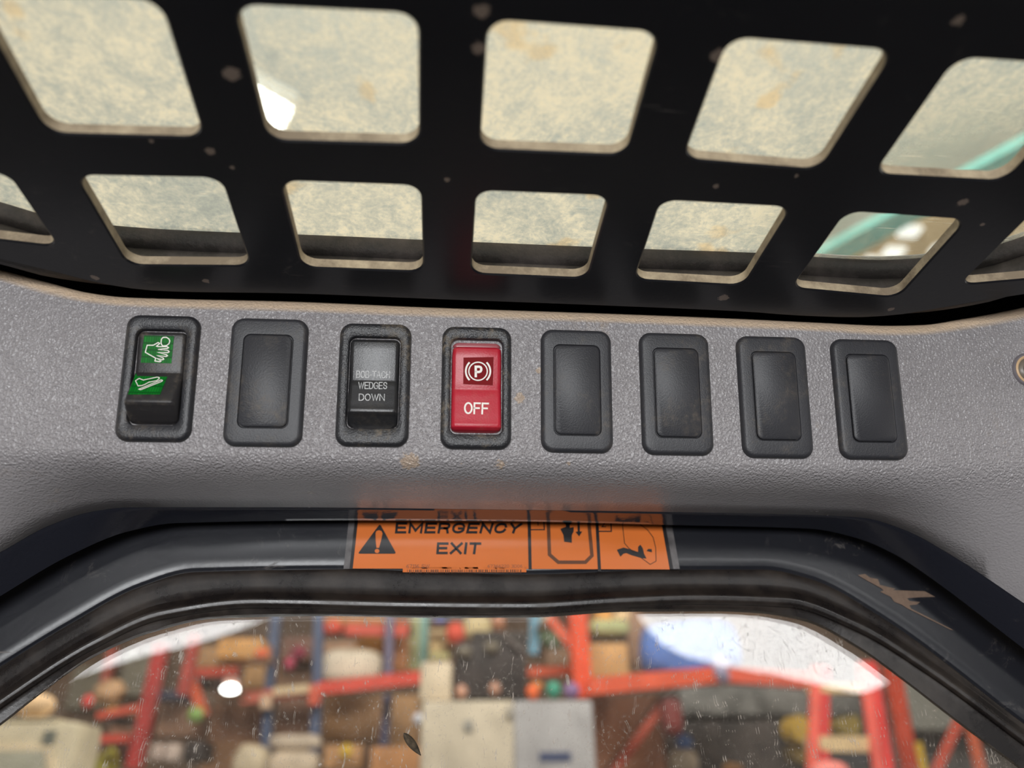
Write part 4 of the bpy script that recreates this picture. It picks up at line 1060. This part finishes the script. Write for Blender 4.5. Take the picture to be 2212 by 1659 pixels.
blob('cream_bag', 'cream bag at the top edge above the pale green roll', 'bag', (1322, 1318, 1364, 1348), 3.8, (232, 196, 150), lump=.2)
blob('brown_bundle', 'brown lumpy bundle left of the blue tarpaulin', 'bundle', (1352, 1322, 1402, 1448), 4.2, (152, 116, 92), lump=.35, flat=.7)
tarp = blob('blue_tarpaulin', 'crumpled blue tarpaulin on the orange rack', 'tarpaulin', (1384, 1345, 1590, 1470), 3.75, (92, 126, 196), lump=.35, flat=.6)
blob('hanging_end', None, None, (1542, 1418, 1574, 1474), 3.42, (168, 160, 186), parent=tarp, lump=.3)['label'] = 'pale blue end hanging over the orange beam'
thing_box('rust_panel', 'rust brown panel right of the grey cabinet door', 'panel', (1284, 1496, 1440, 1800), 4.1, .06, (150, 98, 70), .01)
thing_box('dark_machine', 'large dark machine standing under the orange beam', 'machine', (1440, 1549, 1780, 1820), 4.3, .5, (64, 56, 52), .08, var=.35)
thing_box('grey_hood', 'grey hood on top of the dark machine', 'hood', (1470, 1478, 1860, 1545), 4.31, .5, (112, 110, 106), .05, var=.3)
thing_box('dark_shelving', 'dark shelving behind the red ladder', 'shelving', (1740, 1480, 2280, 1900), 5.2, .3, (78, 72, 68), .05, var=.35)
thing_box('grey_wall_cabinet', 'grey cabinet at the far right behind the thin orange brace', 'cabinet', (1960, 1440, 2200, 1572), 5.0, .2, (134, 132, 124), .03)
blob('red_canister', 'dark red canister under the orange beam', 'canister', (1428, 1500, 1472, 1590), 3.6, (122, 52, 48), flat=.7)
blob('blue_bottle', 'small blue bottle below the dark red canister', 'bottle', (1462, 1584, 1494, 1622), 3.8, (72, 100, 150), flat=.8)
blob('cream_canister', 'dull cream canister at the bottom edge right of the rust panel', 'canister', (1448, 1616, 1504, 1680), 3.8, (140, 124, 104), flat=.7)
beam_px('grey_hose', (1432, 1560), (1462, 1625), 3.8, 3.8, 10, .03, (108, 100, 96), None, 'grey hose beside the dark red canister', 'hose')
def reel(lab, r, Y, c):
    e = empty('cable_reel', onY((r[0] + r[2]) / 2, (r[1] + r[3]) / 2, Y), lab, 'reel', 'yellow reels by the ladder')
    cc, w, h = rect3(*r, Y)
    for s, nm, rad, d in ((0, 'flange', .5, .012), (.05, 'drum', .36, .09), (.1, 'flange', .5, .012)):
        bm = bmesh.new(); bmesh.ops.create_cone(bm, cap_ends=True, segments=24, radius1=rad * w, radius2=rad * w, depth=d, matrix=Matrix.Rotation(PI / 2, 4, 'X'))
        bmesh.ops.translate(bm, vec=cc + Vector((0, s, 0)), verts=bm.verts); bm_obj(nm, bm, M(c), e)
reel('yellow reel just left of the red ladder', (1704, 1545, 1756, 1602), 4.15, (182, 146, 56))
reel('olive yellow reel seen between the ladder rails', (1806, 1538, 1858, 1588), 5.0, (146, 124, 62))
reel('dull yellow reel low behind the dark machine, left of the ladder', (1712, 1606, 1752, 1646), 4.2, (120, 98, 50))
blob('amber_object', 'amber lump at the bottom edge on the dark machine', 'bundle', (1560, 1646, 1605, 1680), 4.0, (150, 104, 56), lump=.3)
# --- red stepladder
ld = empty('step_ladder', onY(1840, 1659, 3.4), 'red stepladder with cream steps at the right of the view', 'ladder')
LR = (218, 58, 54)
beam_px('rail', (1766, 1440), (1754, 1760), 3.4, 3.2, 18, .03, (228, 92, 76), ld)
beam_px('rail', (1782, 1440), (1780, 1760), 3.43, 3.23, 22, .03, (206, 44, 44), ld)
beam_px('rail', (1866, 1430), (1916, 1760), 3.4, 3.2, 18, .03, (230, 96, 84), ld)
beam_px('rail', (1884, 1430), (1938, 1760), 3.43, 3.23, 20, .03, LR, ld)
beam_px('step', (1762, 1487), (1872, 1486), 3.39, 3.39, 18, .09, (224, 196, 146), ld)
beam_px('step', (1757, 1606), (1890, 1607), 3.31, 3.31, 32, .09, (226, 196, 150), ld)
beam_px('rear_rail', (1930, 1440), (1990, 1760), 3.7, 3.9, 34, .04, (222, 84, 58), ld)
beam_px('warning_strip', (1984, 1604), (2008, 1720), 3.69, 3.72, 16, .01, (228, 184, 60), ld)
beam_px('brace', (2078, 1550), (2010, 1700), 3.9, 3.9, 17, .03, (200, 84, 64), ld)
beam_px('brace', (2100, 1566), (2130, 1700), 3.9, 3.9, 20, .03, (206, 100, 66), ld)
blob('pink_bucket', 'pink-red bucket at the bottom edge in front of the ladder', 'bucket', (1758, 1642, 1834, 1720), 2.85, (226, 128, 118), flat=.8)
for x0, Yd in ((1870, 4.5),):
    thing_box('grey_bin', 'dark grey bin behind the ladder steps', 'bin', (1786, 1589, 1872, 1660), 4.9, .3, (80, 80, 86), .03)

# deck boards of the racks, one under every load that would otherwise hang in the air
def bounds(o):
    pts = []
    for c in [o] + list(o.children):
        if c.type == 'MESH': pts += [c.matrix_world @ Vector(b) for b in c.bound_box]
    return [min(p[i] for p in pts) for i in range(3)], [max(p[i] for p in pts) for i in range(3)]
bpy.context.view_layer.update()
DECK = ['orange_ball', 'blue_cloth', 'pink_roll', 'green_bag', 'red_ball', 'cream_bag.003', 'brown_case', 'work_lamp', 'yellow_sponge', 'carton.008', 'carton.009', 'carton.019', 'carton.007', 'carton.011', 'carton.012', 'green_bag.001', 'orange_carton', 'brown_bundle']
for nme in DECK:
    o = bpy.data.objects.get(nme)
    if o is None: continue
    lo, hi = bounds(o); left = (lo[0] + hi[0]) / 2 < .75
    box('deck_board', Vector(((lo[0] + hi[0]) / 2, (lo[1] + hi[1]) / 2 + .03, lo[2] - .009)), (hi[0] - lo[0] + .05, hi[1] - lo[1] + .05, .016), M((128, 92, 64), .7), rk if left else og)
